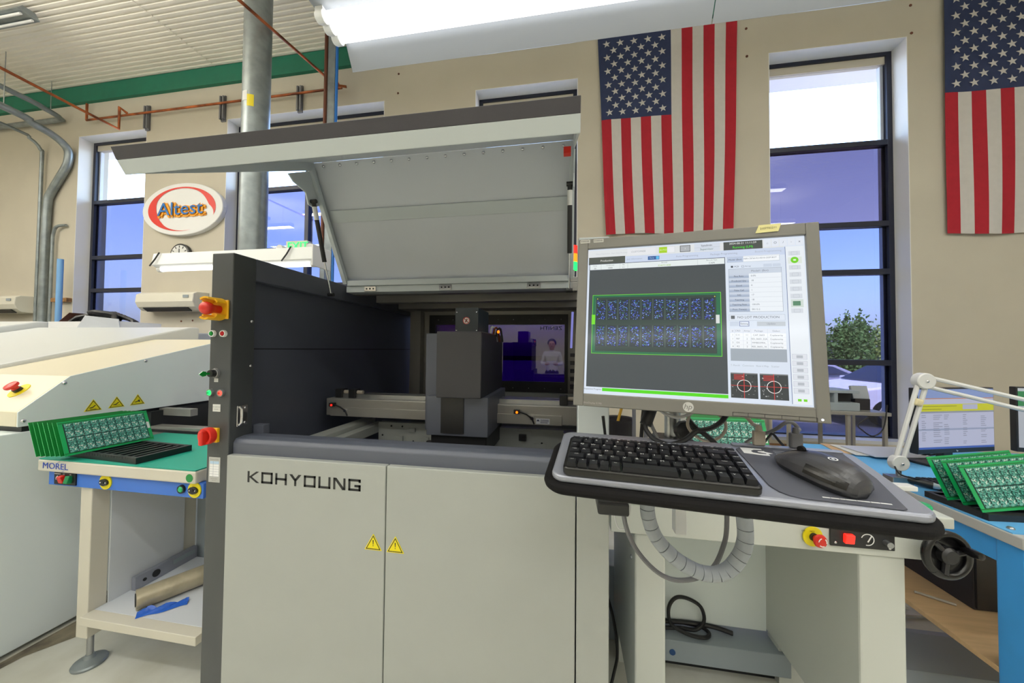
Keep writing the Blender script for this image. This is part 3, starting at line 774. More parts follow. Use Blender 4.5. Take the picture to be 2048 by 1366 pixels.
# boards stand along Y, lean towards -X, faces look to +X
lean = rad(24)
up = Vector((-math.sin(lean), 0, math.cos(lean))); along = Vector((.07, 1, .0)).normalized()
nrm = along.cross(up)
for k in range(7):
    o = Vector((-2.036 - .0180 * k, 1.098 - .004 * k, .893))
    Mx = Matrix(((along.x, -nrm.x, up.x, o.x), (along.y, -nrm.y, up.y, o.y), (along.z, -nrm.z, up.z, o.z), (0, 0, 0, 1)))
    if k == 0: pcb('green circuit panel showing two rows of ten boards, foremost in the black rack', 'circuit panels in the rack on the cream conveyor', Mx)
    else: pcb('green circuit panel standing behind the foremost one in the black rack on the cream conveyor', 'circuit panels in the rack on the cream conveyor', Mx, False)
t = thing('board_rack', 'black slotted plastic rack on the green mat of the cream conveyor', 'rack', (-1.95, 1.25, .868), (0, 0, rad(-4)))
b = MB().box(-.225, .225, -.10, -.085, 0, .026).box(-.225, .225, .085, .10, 0, .026).box(.205, .225, -.085, .085, 0, .026).box(-.225, -.205, -.085, .085, 0, .026)
obj('rack_frame', b, 'black_plastic', t, local=True, bevel=.001)
for k in range(9): obj('cross_bar', MB().box(-.18 + k * .042, -.165 + k * .042, -.085, .085, .012, .022), 'black_plastic', t, local=True)
b = MB()
for k in range(24): b.box(-.2 + k * .0165, -.197 + k * .0165, -.1006, -.1, .016, .0265)
obj('slot_mark', b, 'ink', t, local=True)

# ---- behind the oven: box of cables, brown carton
t = thing('cable_box', 'open white carton full of black cables behind the oven', 'box', (-4.9, 2.85, 1.5))
obj('carton', MB().box(-5.42, -4.48, 2.76, 2.78, 1.5, 1.60).box(-5.42, -4.48, 3.1, 3.12, 1.5, 1.60).box(-5.42, -5.4, 2.78, 3.1, 1.5, 1.60).box(-4.5, -4.48, 2.78, 3.1, 1.5, 1.60).box(-5.42, -4.48, 2.76, 3.12, 1.505, 1.515), 'white', t)
obj('flap', MB().prism([(-5.05, 2.76, 1.51), (-4.47, 2.76, 1.51), (-4.47, 2.745, 1.62), (-4.9, 2.745, 1.66)], (0, .006, 0)), 'lid_inner', t)
obj('flap', MB().prism([(-5.42, 2.8, 1.56), (-5.42, 3.0, 1.56), (-5.25, 3.0, 1.70), (-5.25, 2.82, 1.70)], (.006, 0, 0)), 'copper_dark', t)
for k in range(4):
    r = .18 - k * .02
    obj('cable_coil', MB().tube([(-4.93 + .33 * math.cos(a * .3) * (1 - .1 * k), 2.9 + .03 * k + .08 * math.sin(a * .9), 1.52 + .19 * abs(math.sin(a * .3)) * (1 - .05 * k)) for a in range(22)], .02, 6), 'cable_black', t, smooth=40)
tag(obj('carton', MB().box(-6.9, -6.26, 2.9, 3.2, 1.5, 1.61), 'cardboard', bevel=.003), 'flat brown cardboard carton behind the oven under the air conditioner', 'box')
tag(obj('storage_cabinet', MB().box(-7.2, -4.0, 2.73, 3.4, 0, 1.5), 'oven_white', bevel=.01), 'long low white cabinet standing behind the oven hood', 'cabinet')

# ================================================================ optical inspection machine
YF = .88
AL, AR, PL, PR = -1.08, .102, -1.003, .025       # outer sides, inner edges of the posts
t = AOI = thing('inspection_machine', 'dark grey and cream optical inspection machine lettered KOHYOUNG with raised lid', 'machine', (-.49, 1.5, 0))
# left side frame: front post, top beam, recessed panels
post = obj('control_post', MB().box(AL, PL, YF, .957, .05, 1.637), 'post_grey', t, bevel=.003)
obj('side_beam', MB().box(AL, PL, .957, 2.2, 1.565, 1.637), 'dark_panel', t, bevel=.003)
obj('side_panel', MB().box(AL, -1.035, .957, 2.2, 1.346, 1.565), 'dark_panel', t)
obj('side_panel', MB().box(AL, -1.035, .957, 2.2, .05, 1.342), 'dark_panel', t)
obj('panel_gap', MB().box(AL + .01, -1.037, .957, 2.19, 1.34, 1.348), 'ink', t)
obj('panel_shadow_gap', MB().box(-1.035, -1.028, .957, .966, 1.05, 1.56), 'ink', t)
# right post and side
obj('right_post', MB().box(PL + 1.028, AR, YF, .96, .05, 1.637), 'lid_white', t, bevel=.003)
obj('right_side', MB().box(.07, AR, .96, 2.2, .05, 1.637), 'lid_white', t)
obj('right_inner_panel', MB().box(.055, .07, .96, 2.2, 1.0, 1.6), 'dark_panel', t)
# cabinet, rear wall and roof
obj('rear_wall', MB().box(PL, .055, 2.06, 2.2, .05, 1.08).box(PL, .055, 2.06, 2.2, 1.56, 1.637).box(PL, -.86, 2.06, 2.2, 1.08, 1.56).box(.0, .055, 2.06, 2.2, 1.08, 1.56), 'alu', t)
obj('roof', MB().box(PL, .055, 1.46, 2.2, 1.637, 1.66).box(PL, .055, 1.46, 1.5, 1.60, 1.637).box(PL, .055, 1.66, 1.72, 1.59, 1.637).box(PL, .055, 1.9, 2.06, 1.585, 1.637), 'alu', t, bevel=.002)
obj('inner_post', MB().box(-.945, -.905, 2.0, 2.05, 1.0, 1.6), 'alu', t)
obj('plinth', MB().box(PL, .06, .97, 2.2, .05, .90), 'dark_panel', t)
wf = obj('rear_window_frame', MB().box(-.86, 0, 2.03, 2.06, 1.50, 1.56).box(-.86, 0, 2.03, 2.06, 1.08, 1.16).box(-.86, -.82, 2.03, 2.06, 1.16, 1.5).box(-.02, 0, 2.03, 2.06, 1.16, 1.5), 'black_plastic', t)
for x in range(9):
    for z in (1.53, 1.12): screw(wf, (-.8 + x * .095, 2.03, z), (0, -1, 0), .004)
pn = obj('rear_window', MB().box(-.82, -.02, 2.04, 2.046, 1.16, 1.5), 'acrylic_purple', t)
me = text_mesh('ZENITH', .03, .0003); me.transform(FRONT(-.1, 2.038, 1.478) @ Matrix.Diagonal((-1.25, 1, 1, 1)))
obj('lettering', me, 'ink', pn)
obj('rear_bar', MB().box(-.62, .03, 1.97, 2.0, 1.075, 1.10), 'door', t)
# front sill
obj('front_sill', MB().prism([(PL, .893, 1.02), (PL, .893, 1.060), (PL, .902, 1.071), (PL, .925, 1.0745), (PL, .965, 1.0735), (PL, .965, 1.02)], (PR - PL, 0, 0)), 'dark_panel', t, bevel=.003)
obj('sill_step', MB().box(PL, -.965, .96, .985, 1.05, 1.10), 'dark_panel', t, bevel=.002)
# doors
for k, (x0, x1) in enumerate(((-1.003, -.4915), (-.4885, .0205))):
    d = obj('door', MB().box(x0, x1, .876, .9, .1, 1.027), 'door', t, bevel=.0025)
    if k == 0:
        # KOHYOUNG, built stroke by stroke in squared letters
        b = MB(); hh, st, w = .0325, .0062, .0375; z0 = .9525; y = .876
        def bar(x0_, x1_, a, c): b.box(x0_, x1_, y - .0006, y, z0 + a, z0 + c)
        def dia(p, q, s):
            p = Vector(p); q = Vector(q)
            b.prism([(p.x - s, y, z0 + p.y), (p.x + s, y, z0 + p.y), (q.x + s, y, z0 + q.y), (q.x - s, y, z0 + q.y)], (0, -.0006, 0))
        xs = [-.929 + i * .0466 for i in range(8)]
        for L, x in zip('KOHYOUNG', xs):
            if L in 'KHUNO': bar(x, x + st, 0, hh)
            if L in 'HUNO': bar(x + w - st, x + w, 0, hh)
            if L in 'OU': bar(x, x + w, 0, st)
            if L == 'O': bar(x, x + w, hh - st, hh)
            if L == 'H': bar(x, x + w, hh / 2 - st / 2, hh / 2 + st / 2)
            if L == 'K': dia((x + w - .004, hh), (x + st + .003, hh / 2), .0048); dia((x + st + .003, hh / 2), (x + w - .003, 0), .0048)
            if L == 'Y': dia((x + .004, hh), (x + w / 2, hh * .48), .0046); dia((x + w - .004, hh), (x + w / 2, hh * .48), .0046); bar(x + w / 2 - st / 2, x + w / 2 + st / 2, 0, hh * .5)
            if L == 'N': dia((x + .005, hh), (x + w - .005, 0), .0046)
            if L == 'G': bar(x, x + st, 0, hh); bar(x, x + w, hh - st, hh); bar(x, x + w, 0, st); bar(x + w - st, x + w, 0, hh * .52); bar(x + w * .5, x + w, hh * .52 - st, hh * .52); bar(x + w - st, x + w, hh * .72, hh)
        obj('lettering', b, 'ink', d)
    warn_sign(d, FRONT((-.524, -.459)[k], .8755, (.812, .811)[k]), .044, 'bang')
obj('lower_strip', MB().box(.0235, AR, .876, .88, .1, 1.1), 'door', t, bevel=.002)
# ---- controls on the post
y = YF
g = obj('stop_guard', MB().box(-1.072, -1.012, y - .006, y, 1.434, 1.492), 'yellow', post, bevel=.008)
for s, z0 in ((1, 1.463), (-1, 1.463)):
    b = MB(); n = 10; vs = []
    for i in range(n + 1):
        a = rad(35 + 110 * i / n) * s
        for r, dy in ((.034, 0), (.034, -.044 if 2 < i < 9 else -.03), (.029, -.044 if 2 < i < 9 else -.03), (.029, 0)):
            vs.append((-1.043 + r * math.cos(a), y - .004 + dy, z0 + r * math.sin(a)))
    fs = [(4 * i + k, 4 * i + (k + 1) % 4, 4 * i + 4 + (k + 1) % 4, 4 * i + 4 + k) for i in range(n) for k in range(4)] + [(0, 1, 2, 3), (4 * n, 4 * n + 1, 4 * n + 2, 4 * n + 3)]
    obj('guard_wing', b.add(vs, fs), 'yellow', g, smooth=40)
obj('emergency_stop', MB().lathe([(.012, 0), (.012, .014), (.014, .022), (.018, .031), (.019, .039), (.016, .046), (.009, .050), (.001, .051)], (-1.043, y - .006, 1.463), (0, -1, 0), 24), 'red', post, smooth=40)
button(post, (-1.067, y, 1.390), .0105, 'green_clear')
button(post, (-1.028, y, 1.390), .0105, 'red_clear')
button(post, (-1.069, y, 1.211), .0115, 'green_lit', 'steel', 'green_btn')
button(post, (-1.030, y, 1.211), .0115, mat('red_glow', (255, 96, 84), .3, emit=.7), 'steel', 'red')
k = obj('key_switch', MB().lathe([(.014, 0), (.014, .006), (.011, .009), (.0105, .02), (.001, .021)], (-1.053, y, 1.270), (0, -1, 0), 22), 'black_plastic', post, smooth=40)
obj('switch_ring', MB().lathe([(.0145, 0), (.015, .004), (.0125, .008), (.0115, .008)], (-1.053, y, 1.270), (0, -1, 0), 22), 'steel', k, smooth=40)
obj('key', MB().box(-1.0545, -1.0515, y - .032, y - .02, 1.267, 1.273).prism([(-1.054, y - .03, 1.264), (-1.054, y - .03, 1.276), (-1.054, y - .040, 1.278), (-1.054, y - .050, 1.270), (-1.054, y - .040, 1.262)], (.002, 0, 0)), 'green_clear', k)
def sticker(par, x0, x1, z0, z1, lines, bgc=(222, 222, 216), grid_=False, yy=YF):
    b = MB(); b.col = bgc; b.box(x0, x1, yy - .0006, yy, z0, z1)
    if grid_:
        b.col = (190, 216, 236); b.box(x0 + .004, x1 - .004, yy - .0009, yy, z1 - .020, z1 - .012)
        b.col = (244, 244, 244); b.box(x0 + .004, x1 - .004, yy - .0009, yy, z0 + .017, z1 - .020)
        b.col = (120, 130, 150)
        for i in range(6): b.box(x0 + .004, x1 - .004, yy - .0011, yy, z0 + .017 + i * .0074, z0 + .0174 + i * .0074)
        b.box(x0 + .016, x0 + .0164, yy - .0011, yy, z0 + .017, z1 - .012)
    b.col = (40, 42, 46)
    for s, sz, z in lines: add_text(b, s, sz, FRONT((x0 + x1) / 2, yy - .0013, z))
    return obj('label_sticker', b, 'print', par)
sticker(post, -1.060, -1.046, 1.243, 1.254, (('CONTROL', .0024, 1.2505), ('POWER', .0024, 1.2465)))
sticker(post, -1.062, -1.035, 1.154, 1.176, (('NO CALIBRATION', .0032, 1.168), ('REQUIRED', .0032, 1.161)))
sw = obj('main_switch_plate', MB().box(-1.073, -1.034, y - .01, y, 1.063, 1.106), 'yellow', post, bevel=.002)
obj('rotary_ring', MB().lathe([(.024, 0), (.0255, .012), (.024, .018), (.018, .018), (.017, .008), (.001, .008)], (-1.056, y - .01, 1.085), (0, -1, 0), 28), 'red', sw, smooth=35)
obj('rotary_handle', MB().obox((-1.056, y - .026, 1.081), (.013, .03, .042)), 'red', sw, bevel=.004)
screw(sw, (-1.041, y - .01, 1.096), (0, -1, 0), .0035, 'red')
sticker(post, -1.070, -1.030, .942, 1.017, (('Maintenance Schedule', .0034, 1.0105), ('Check every week', .0028, .953), ('before start', .0028, .948)), (186, 186, 182), True)
for z in (1.432, 1.29): screw(AOI, (PL, .945, z), (1, 0, 0), .005)
h = obj('toggle_latch', MB().box(PL, PL + .006, .90, .935, 1.105, 1.17), 'chrome', t, bevel=.002)
obj('latch_bar', MB().tube([(PL + .008, .905, 1.11), (PL + .016, .905, 1.118), (PL + .016, .905, 1.16), (PL + .008, .905, 1.166)], .004, 8), 'chrome', h, smooth=40)
screw(h, (PL + .006, .925, 1.115), (1, 0, 0), .004); screw(h, (PL + .006, .925, 1.16), (1, 0, 0), .004)
# ---- raised lid: profile in the YZ plane
LA, LB_ = -1.0, .02
def slab(name, p, q, th, m, par, x0=LA, x1=LB_, bev=.0015):
    p = Vector((0,) + p); q = Vector((0,) + q); d = (q - p).normalized(); n = Vector((0, -d.z, d.y)) * th
    return obj(name, MB().prism([(x0, v.y, v.z) for v in (p, q, q + n, p + n)], (x1 - x0, 0, 0)), m, par, bevel=bev)
BK, HG = (1.185, 2.078), (1.415, 1.655)
lid = slab('lid', (.597, 1.783), BK, .010, 'lid_inner', t)
slab('lid_back_panel', BK, HG, .010, 'lid_inner', lid)
slab('lid_dark_trim', (.590, 1.790), (.6005, 1.766), .006, 'lid_dark', lid, bev=.0008)
slab('lid_front_lip', (.6005, 1.766), (.617, 1.740), .006, 'lid_white', lid)
for x in (LA, LB_ - .006):
    obj('lid_side', MB().prism([(x, q[0], q[1]) for q in ((.617, 1.742), (.590, 1.790), BK, HG, (1.385, 1.636), (1.163, 2.036))], (.006, 0, 0)), 'lid_white', lid, bevel=.001)
    obj('strut_bracket', MB().prism([(x, q[0], q[1]) for q in ((1.065, 1.976), (1.163, 2.034), (1.225, 1.925), (1.19, 1.903), (1.165, 1.905), (1.15, 1.945), (1.09, 1.958))], (.006, 0, 0)), 'lid_white', lid, bevel=.001)
    xi = x + .006 if x < -.5 else x - .012
    obj('side_flange', MB().prism([(xi, q[0], q[1]) for q in ((1.163, 2.036), (1.178, 2.045), (1.40, 1.648), (1.385, 1.636))], (.012, 0, 0)), 'lid_white', lid)
dv = (Vector((HG[0] - BK[0], HG[1] - BK[1]))); 
def onback(f, off=0):
    n = Vector((-dv.y, dv.x)).normalized()
    n = n if n.x < 0 else -n
    return (BK[0] + dv.x * f + n.x * off, BK[1] + dv.y * f + n.y * off)
a0, a1 = onback(.37, .0), onback(.47, .0); b0, b1 = onback(.37, .010), onback(.47, .010)
obj('stiffener_band', MB().prism([(LA + .02, *q) for q in (a0, a1, b1, b0)], (LB_ - LA - .04, 0, 0)), 'lid_white', lid, bevel=.001)
a0, a1 = onback(.005, .0), onback(.06, .0); b0, b1 = onback(.005, .006), onback(.06, .006)
for i in range(14):
    q = onback(.03, .001); p = (LA + .045 + i * .072, q[0], q[1])
    screw(lid, p, (0, -.85, -.5), .006)
hb = obj('hinge_bar', MB().box(LA + .02, LB_ - .02, 1.385, 1.40, 1.628, 1.652).box(LA + .01, LB_ - .01, 1.395, 1.46, 1.600, 1.628), 'lid_white', t, bevel=.002)
for x in (-.87, -.52, -.14):
    hg = obj('hinge', MB().box(x - .028, x + .028, 1.389, 1.395, 1.603, 1.625), 'chrome', hb, bevel=.001)
    for dx in (-.016, 0, .016): screw(hg, (x + dx, 1.389, 1.614), (0, -1, 0), .0035, 'ink')
for x in (-.984, .004):
    g = obj('gas_strut', MB().cyl((x, 1.178, 1.918), (x, 1.245, 1.70), .0085, 14), 'black_plastic', t, smooth=40)
    obj('strut_label', MB().cyl((x, 1.183, 1.902), (x, 1.197, 1.855), .0088, 14), 'paper', g, smooth=40)
    obj('strut_rod', MB().cyl((x, 1.245, 1.70), (x, 1.288, 1.575), .0035, 10), 'chrome', g, smooth=40)
    obj('ball_joint', MB().cyl((x - .012, 1.288, 1.573), (x + .012, 1.288, 1.573), .008, 12), 'black_plastic', g, smooth=40)
    obj('ball_joint', MB().cyl((x - .012, 1.177, 1.921), (x + .012, 1.177, 1.921), .008, 12), 'black_plastic', g, smooth=40)
obj('lid_catch', MB().box(-.016, .006, 1.03, 1.05, 1.945, 1.965), 'red', t)
# ---- inside: gantry, camera head, conveyor rails
gy = 1.275
b = MB().box(-.985, .035, gy, gy + .13, 1.072, 1.142)
gt = obj('gantry_beam', b, 'alu', t, bevel=.003)
obj('gantry_face', MB().box(-.96, -.02, gy - .008, gy, 1.072, 1.108), 'alu', gt, bevel=.001)
for k in range(2): obj('linear_rail', MB().box(-.95, .0, gy + .03 + k * .05, gy + .05 + k * .05, 1.142, 1.158), 'steel', gt)
for x in (-.96, -.90, -.03):
    bl = obj('end_stop', MB().box(x, x + .03, gy + .02, gy + .06, 1.142, 1.178), 'black_plastic', gt, bevel=.002)
    obj('rubber_bumper', MB().cyl((x + .03, gy + .04, 1.165), (x + .055, gy + .04, 1.165), .008, 12), 'cable_beige', bl, smooth=40)
for x in (-.965, -.205):
    sn = obj('light_sensor', MB().box(x + .008, x + .03, gy - .022, gy - .008, 1.112, 1.126), 'black_plastic', gt)
    obj('sensor_lamp', MB().cyl((x + .02, gy - .024, 1.118), (x + .02, gy - .021, 1.118), .0045, 10), 'amber_lit' if x > -.5 else 'red_lit', sn)
    obj('sensor_cable', MB().tube([(x + .03, gy - .015, 1.118), (x + .055, gy - .015, 1.11), (x + .075, gy - .012, 1.095), (x + .083, gy - .01, 1.075)], .003, 6), 'cable_black', sn, smooth=40)
    obj('sensor_clip', MB().cyl((x + .075, gy - .016, 1.096), (x + .075, gy - .008, 1.096), .006, 10), 'chrome', sn)
b = MB(); b.col = (214, 218, 226); b.box(-.115, -.065, gy - .0095, gy - .008, 1.076, 1.096); b.col = (60, 66, 96)
b.box(-.099, -.068, gy - .0105, gy - .0095, 1.090, 1.092); b.box(-.099, -.068, gy - .0105, gy - .0095, 1.085, 1.087); b.box(-.099, -.072, gy - .0105, gy - .0095, 1.080, 1.082)
b.prism([(-.113, gy - .0095, 1.086), (-.102, gy - .0095, 1.086), (-.105, gy - .0095, 1.092), (-.110, gy - .0095, 1.092)], (0, -.001, 0))
obj('label_sticker', b, 'print', gt)
hd = obj('camera_head', MB().box(-.432, -.278, 1.08, 1.443, 1.188, 1.408), mat('head_dark', (50, 50, 54), .5, bump=.1, bscale=900), t, bevel=.003)
obj('head_backing', MB().box(-.505, -.42, 1.165, 1.443, 1.06, 1.405), 'dark_panel', hd, bevel=.002)
obj('head_lower', MB().box(-.478, -.262, 1.115, 1.43, 1.055, 1.188), 'dark_panel', hd, bevel=.002)
obj('head_front_plate', MB().box(-.425, -.345, 1.110, 1.115, 1.065, 1.186), 'black_plastic', hd)
obj('light_skirt', MB().box(-.468, -.27, 1.13, 1.40, .985, 1.055), 'black_plastic', hd, bevel=.004)
tb = obj('top_box', MB().box(-.402, -.316, 1.18, 1.34, 1.408, 1.498), mat('box_dark', (44, 52, 58), .45), hd, bevel=.002)
for dx in (-.396, -.322):
    for z in (1.416, 1.482): screw(tb, (dx, 1.18, z), (0, -1, 0), .003)
b = MB(); b.col = (226, 222, 218); b.cyl((-.360, 1.18, 1.452), (-.360, 1.1792, 1.452), .013, 20); b.col = (190, 30, 30); b.ring((-.360, 1.1788, 1.452), (0, -1, 0), .0105, .0128, 24)
b.col = (120, 40, 34); b.obox((-.360, 1.1785, 1.452), (.004, .0006, .014), Matrix.Rotation(.5, 3, 'Y')); b.obox((-.360, 1.1784, 1.452), (.0025, .0006, .022), Matrix.Rotation(-.8, 3, 'Y'))
obj('no_touch_sign', b, 'print', tb)
for k in range(3): obj('head_cable', MB().tube([(-.30 + k * .012, 1.30, 1.40), (-.295 + k * .012, 1.30, 1.435 - k * .006), (-.285 + k * .012, 1.31, 1.43), (-.28 + k * .012, 1.33, 1.38)], .004, 6, smooth=3), ('cable_white', 'copper', 'cable_black')[k], hd, smooth=40)
screw(hd, (-.268, 1.30, 1.418), (0, -1, 0), .006, 'amber_lit', 'status_lamp')
obj('side_conveyor_rail', MB().box(-.905, -.85, .98, 1.42, 1.0, 1.038).box(-.84, -.80, .98, 1.42, .99, 1.025).box(-.85, -.84, .98, 1.42, .99, 1.015), 'door', t, bevel=.002)
wp = obj('width_rail', MB().box(-.80, .04, 1.36, 1.39, .93, 1.035), 'door', t, bevel=.002)
for x, z, w, h_ in ((-.72, .96, .035, .02), (-.66, 1.0, .03, .016), (-.6, .955, .03, .025), (-.2, 1.005, .06, .02), (-.13, .96, .05, .018)):
    obj('bracket', MB().box(x, x + w, 1.352, 1.36, z, z + h_), 'door', wp)
for x, z in ((-.78, .98), (-.74, 1.02), (-.7, .94), (-.64, .96), (-.1, .98), (-.05, .96), (-.69, 1.02)): screw(wp, (x, 1.36, z), (0, -1, 0), .004, 'ink')
for x, z in ((-.575, .945), (-.19, .99)): obj('clamp', MB().box(x, x + .03, 1.34, 1.36, z, z + .025), 'black_plastic', wp, bevel=.002)
obj('motor', MB().box(-.015, .03, 1.29, 1.34, .99, 1.04), 'alu', wp, bevel=.003)
obj('motor_cap', MB().box(-.012, .027, 1.295, 1.335, .97, .99), 'black_plastic', wp)
obj('valve_block', MB().box(.035, .055, 1.25, 1.3, .95, 1.08), 'cable_beige', t)
obj('hose_loop', MB().tube([(-.26, 1.2, .985), (-.2, 1.2, .985), (-.14, 1.2, .98), (-.11, 1.2, .965), (-.09, 1.2, .95)], .009, 8, smooth=4), 'cable_black', t, smooth=40)
# cable chain arch on the back left
b = MB()
for k in range(14):
    a = rad(180 - k * 13.5); c = Vector((-.64, 1.75, 1.12)) + Vector((.085 * math.cos(a), 0, .12 * math.sin(a)))
    b.obox(c, (.03, .06, .018), Matrix.Rotation(math.pi / 2 - a, 3, 'Y'))
obj('cable_chain', b, 'black_plastic', t)
for k in range(5): obj('bellows_fold', MB().box(.01, .055, 1.5, 1.56, 1.18 + k * .035, 1.195 + k * .035), 'pc_black', t)
t2 = obj('inner_lamp', MB().cyl((.015, 1.62, 1.36), (.02, 1.55, 1.52), .005, 8), mat('lamp_violet', (150, 150, 235), .3, emit=.6), t, smooth=40)
# signal tower on the back of the machine
t = thing('signal_tower', 'red amber and green signal tower behind the machine', 'signal lamp', (.028, 2.1, 1.66))
obj('pole', MB().cyl((.028, 2.1, 1.66), (.028, 2.1, 1.835), .012, 12), 'steel', t, smooth=40)
for k, m in enumerate(('green_lit', 'amber_lit', 'red_lit')): obj('lens', MB().cyl((.028, 2.1, 1.835 + k * .05), (.028, 2.1, 1.883 + k * .05), .026, 18), m, t, smooth=40)

# ================================================================ operator station: tray, keyboard, mouse, monitor
ya, ti = -.1175, .18
ax = Vector((math.cos(ya), math.sin(ya), 0)); ay = Vector((-math.sin(ya) * math.cos(ti), math.cos(ya) * math.cos(ti), math.sin(ti))); az = ax.cross(ay)
TR = Matrix((ax, ay, az)).transposed()
TO = Vector((.02899, .61204, 1.1786))
def tp(u, v, w): return TO + TR @ Vector((u, v, w))
def rrect(u0, u1, v0, v1, r, n=6, w=0):
    o = []
    for cu, cv, a0 in ((u1 - r, v1 - r, 0), (u0 + r, v1 - r, 90), (u0 + r, v0 + r, 180), (u1 - r, v0 + r, 270)):
        for k in range(n + 1):
            a = rad(a0 + 90 * k / n); o.append((cu + r * math.cos(a), cv + r * math.sin(a), w))
    return o
t = thing('keyboard_tray', 'silver keyboard tray with black padded edge mounted in front of the machine', 'tray', tuple(TO), TR)
obj('tray_plate', MB().prism(rrect(-.051, .445, -.055, .124, .02, w=-.0365), (0, 0, .0125)), 'silver', t, local=True, bevel=.005, seg=3)
obj('padded_edge', MB().prism(rrect(-.067, .459, -.064, .115, .04, 10, w=-.0565), (0, 0, .02)), 'rubber', t, local=True, bevel=.010, seg=3)
obj('mount_block', MB().prism([(p[0], p[1], -.074) for p in rrect(.004, .058, -.02, .03, .012)], (0, 0, .02)), 'black_plastic', t, local=True, bevel=.003)
mb = obj('mount_bracket', MB().prism([(p[0], -.005, p[1] - .078) for p in rrect(-.005, .058, -.012, .025, .01)], (0, .03, 0)), 'black_plastic', t, local=True, bevel=.003)
for u in (.002, .05): obj('screw', MB().cyl((u, -.005, -.08), (u, -.008, -.08), .004, 10), 'chrome', mb, local=True)
obj('ridge', MB().prism(rrect(.26, .43, .112, .122, .004, w=-.024), (0, 0, .003)), 'silver', t, local=True, bevel=.001)
# machine arm that carries the tray and the monitor
arm = thing('support_arm', 'steel arm and post carrying the monitor and tray beside the machine', 'arm', (.26, .9, 0))
obj('post', MB().cyl((.237, .835, 1.02), (.237, .835, 1.40), .017, 20), 'steel', arm, smooth=40)
obj('square_post', MB().box(.262, .288, .9, .93, .9, 1.3), 'lamp_white', arm, bevel=.002)
obj('carriage', MB().box(.20, .275, .80, .87, 1.10, 1.155), 'black_plastic', arm, bevel=.004)
obj('arm_plate', MB().box(.105, .30, .83, .90, 1.02, 1.04), 'alu', arm, bevel=.002)
obj('arm_link', MB().box(.06, .12, .70, .868, 1.025, 1.05), 'black_plastic', arm, bevel=.004)
obj('lock_knob', MB().lathe([(.001, 0), (.012, 0), (.020, .006), (.022, .016), (.018, .026), (.001, .03)], (.247, .80, 1.175), (0, -1, .3), 10), 'black_plastic', arm, smooth=30)
obj('vesa_mount', MB().box(.19, .29, .765, .83, 1.33, 1.46), 'black_plastic', arm, bevel=.004)

# ---- keyboard
KZ = -.0235
t = thing('keyboard', 'black compact keyboard with white letters on the silver tray', 'keyboard', tuple(tp(0, 0, KZ)), TR)
obj('keyboard_base', MB().prism(rrect(-.031, .2505, -.0555, .068, .010, w=0), (0, 0, .015)), 'key_base', t, local=True, bevel=.004, seg=3)
KEYM = {}
def keymesh(w, d):
    k = (round(w, 4), d)
    if k not in KEYM:
        b = MB(); i = .0017; a, c = w / 2 - .0009, d / 2 - .0009
        b.add([(-a, -c, 0), (a, -c, 0), (a, c, 0), (-a, c, 0), (-a + i, -c + i * .9, .008), (a - i, -c + i * .9, .008), (a - i, c - i * .5, .0075), (-a + i, c - i * .5, .0075)],
              [(0, 1, 5, 4), (1, 2, 6, 5), (2, 3, 7, 6), (3, 0, 4, 7), (4, 5, 6, 7)])
        me = b.mesh('key'); fix(me, 0); me.materials.append(MATS['key']); KEYM[k] = me
    return KEYM[k]
U = .019
rows = [(.067, .011, [.9] * 16, ['esc', 'f1', 'f2', 'f3', 'f4', 'f5', 'f6', 'f7', 'f8', 'f9', 'f10', 'f11', 'f12', 'num', 'prt', 'del']),
        (.0535, .0185, [1.1] + [.97] * 11 + [1.66, .87], list("`1234567890-") + ['bksp', 'home']),
        (.0345, .0185, [.8] + [1] * 12 + [.63, .87], ['tab'] + list('QWERTYUIOP[]') + ['\\', 'pgup']),
        (.0155 - .0005, .0185, [1.03] + [1] * 11 + [1.4, .87], ['caps'] + list("ASDFGHJKL;'") + ['enter', 'pgdn']),
        (-.004, .0185, [1.53] + [1] * 10 + [1.03, .87, .87], ['shift'] + list('ZXCVBNM,./') + ['shift', '^', 'end']),
        (-.0235, .0185, [.95, .9, .9, .9, .9, 4.35, .9, .9, .9, .9, .9, .9], ['ctrl', 'fn', 'alt', '`', 'ins', '', 'alt', 'fn', 'ctrl', '<', 'v', '>'])]
leg = MB()
for v, d, ws, labs in rows:
    v -= .0185; f = 14.3 / sum(ws); u = -.0262
    for w, lb in zip(ws, labs):
        ww = w * f * U
        o = bpy.data.objects.new('key', keymesh(ww, d)); C.objects.link(o); o.parent = t; o.location = (u + ww / 2, v, .0145)
        if lb: add_text(leg, lb, .0068 if len(lb) == 1 else .0036, frame((u + (.0062 if len(lb) == 1 else ww / 2), v + d * .16, .0232), (1, 0, 0), (0, 1, -.06)), sx=1.15)
        u += ww
obj('key_legends', leg, 'white', t, local=True, flip=False)

# ---- mouse pad and mouse
t = thing('mouse_pad', 'dark grey mouse pad with white logo on the silver tray', 'mouse pad', tuple(tp(.35, .04, -.024)), TR)
off = Vector((.35, .04, 0))
pp = [(.262, .098), (.275, .109), (.427, .109), (.426, .03), (.413, -.046), (.407, -.049), (.300, -.047), (.286, -.043), (.276, -.035), (.269, -.02)]
obj('pad', MB().prism([(x - .35, y - .04, 0) for x, y in pp], (0, 0, .002)), 'pad', t, local=True, bevel=.001)
for nm, q_ in (('logo_mark', [(.270, .081), (.270, .103), (.303, .103), (.303, .098), (.290, .097), (.284, .092), (.285, .086), (.294, .083), (.308, .083), (.308, .077), (.298, .077)]), ('logo_arrow', [(.294, .092), (.305, .095), (.305, .092), (.316, .087), (.305, .083), (.305, .086), (.294, .089)])):
    obj(nm, MB().add([(x - .35, y - .04, .0023) for x, y in q_], [tuple(range(len(q_)))]), 'white', t, local=True, flip=False)
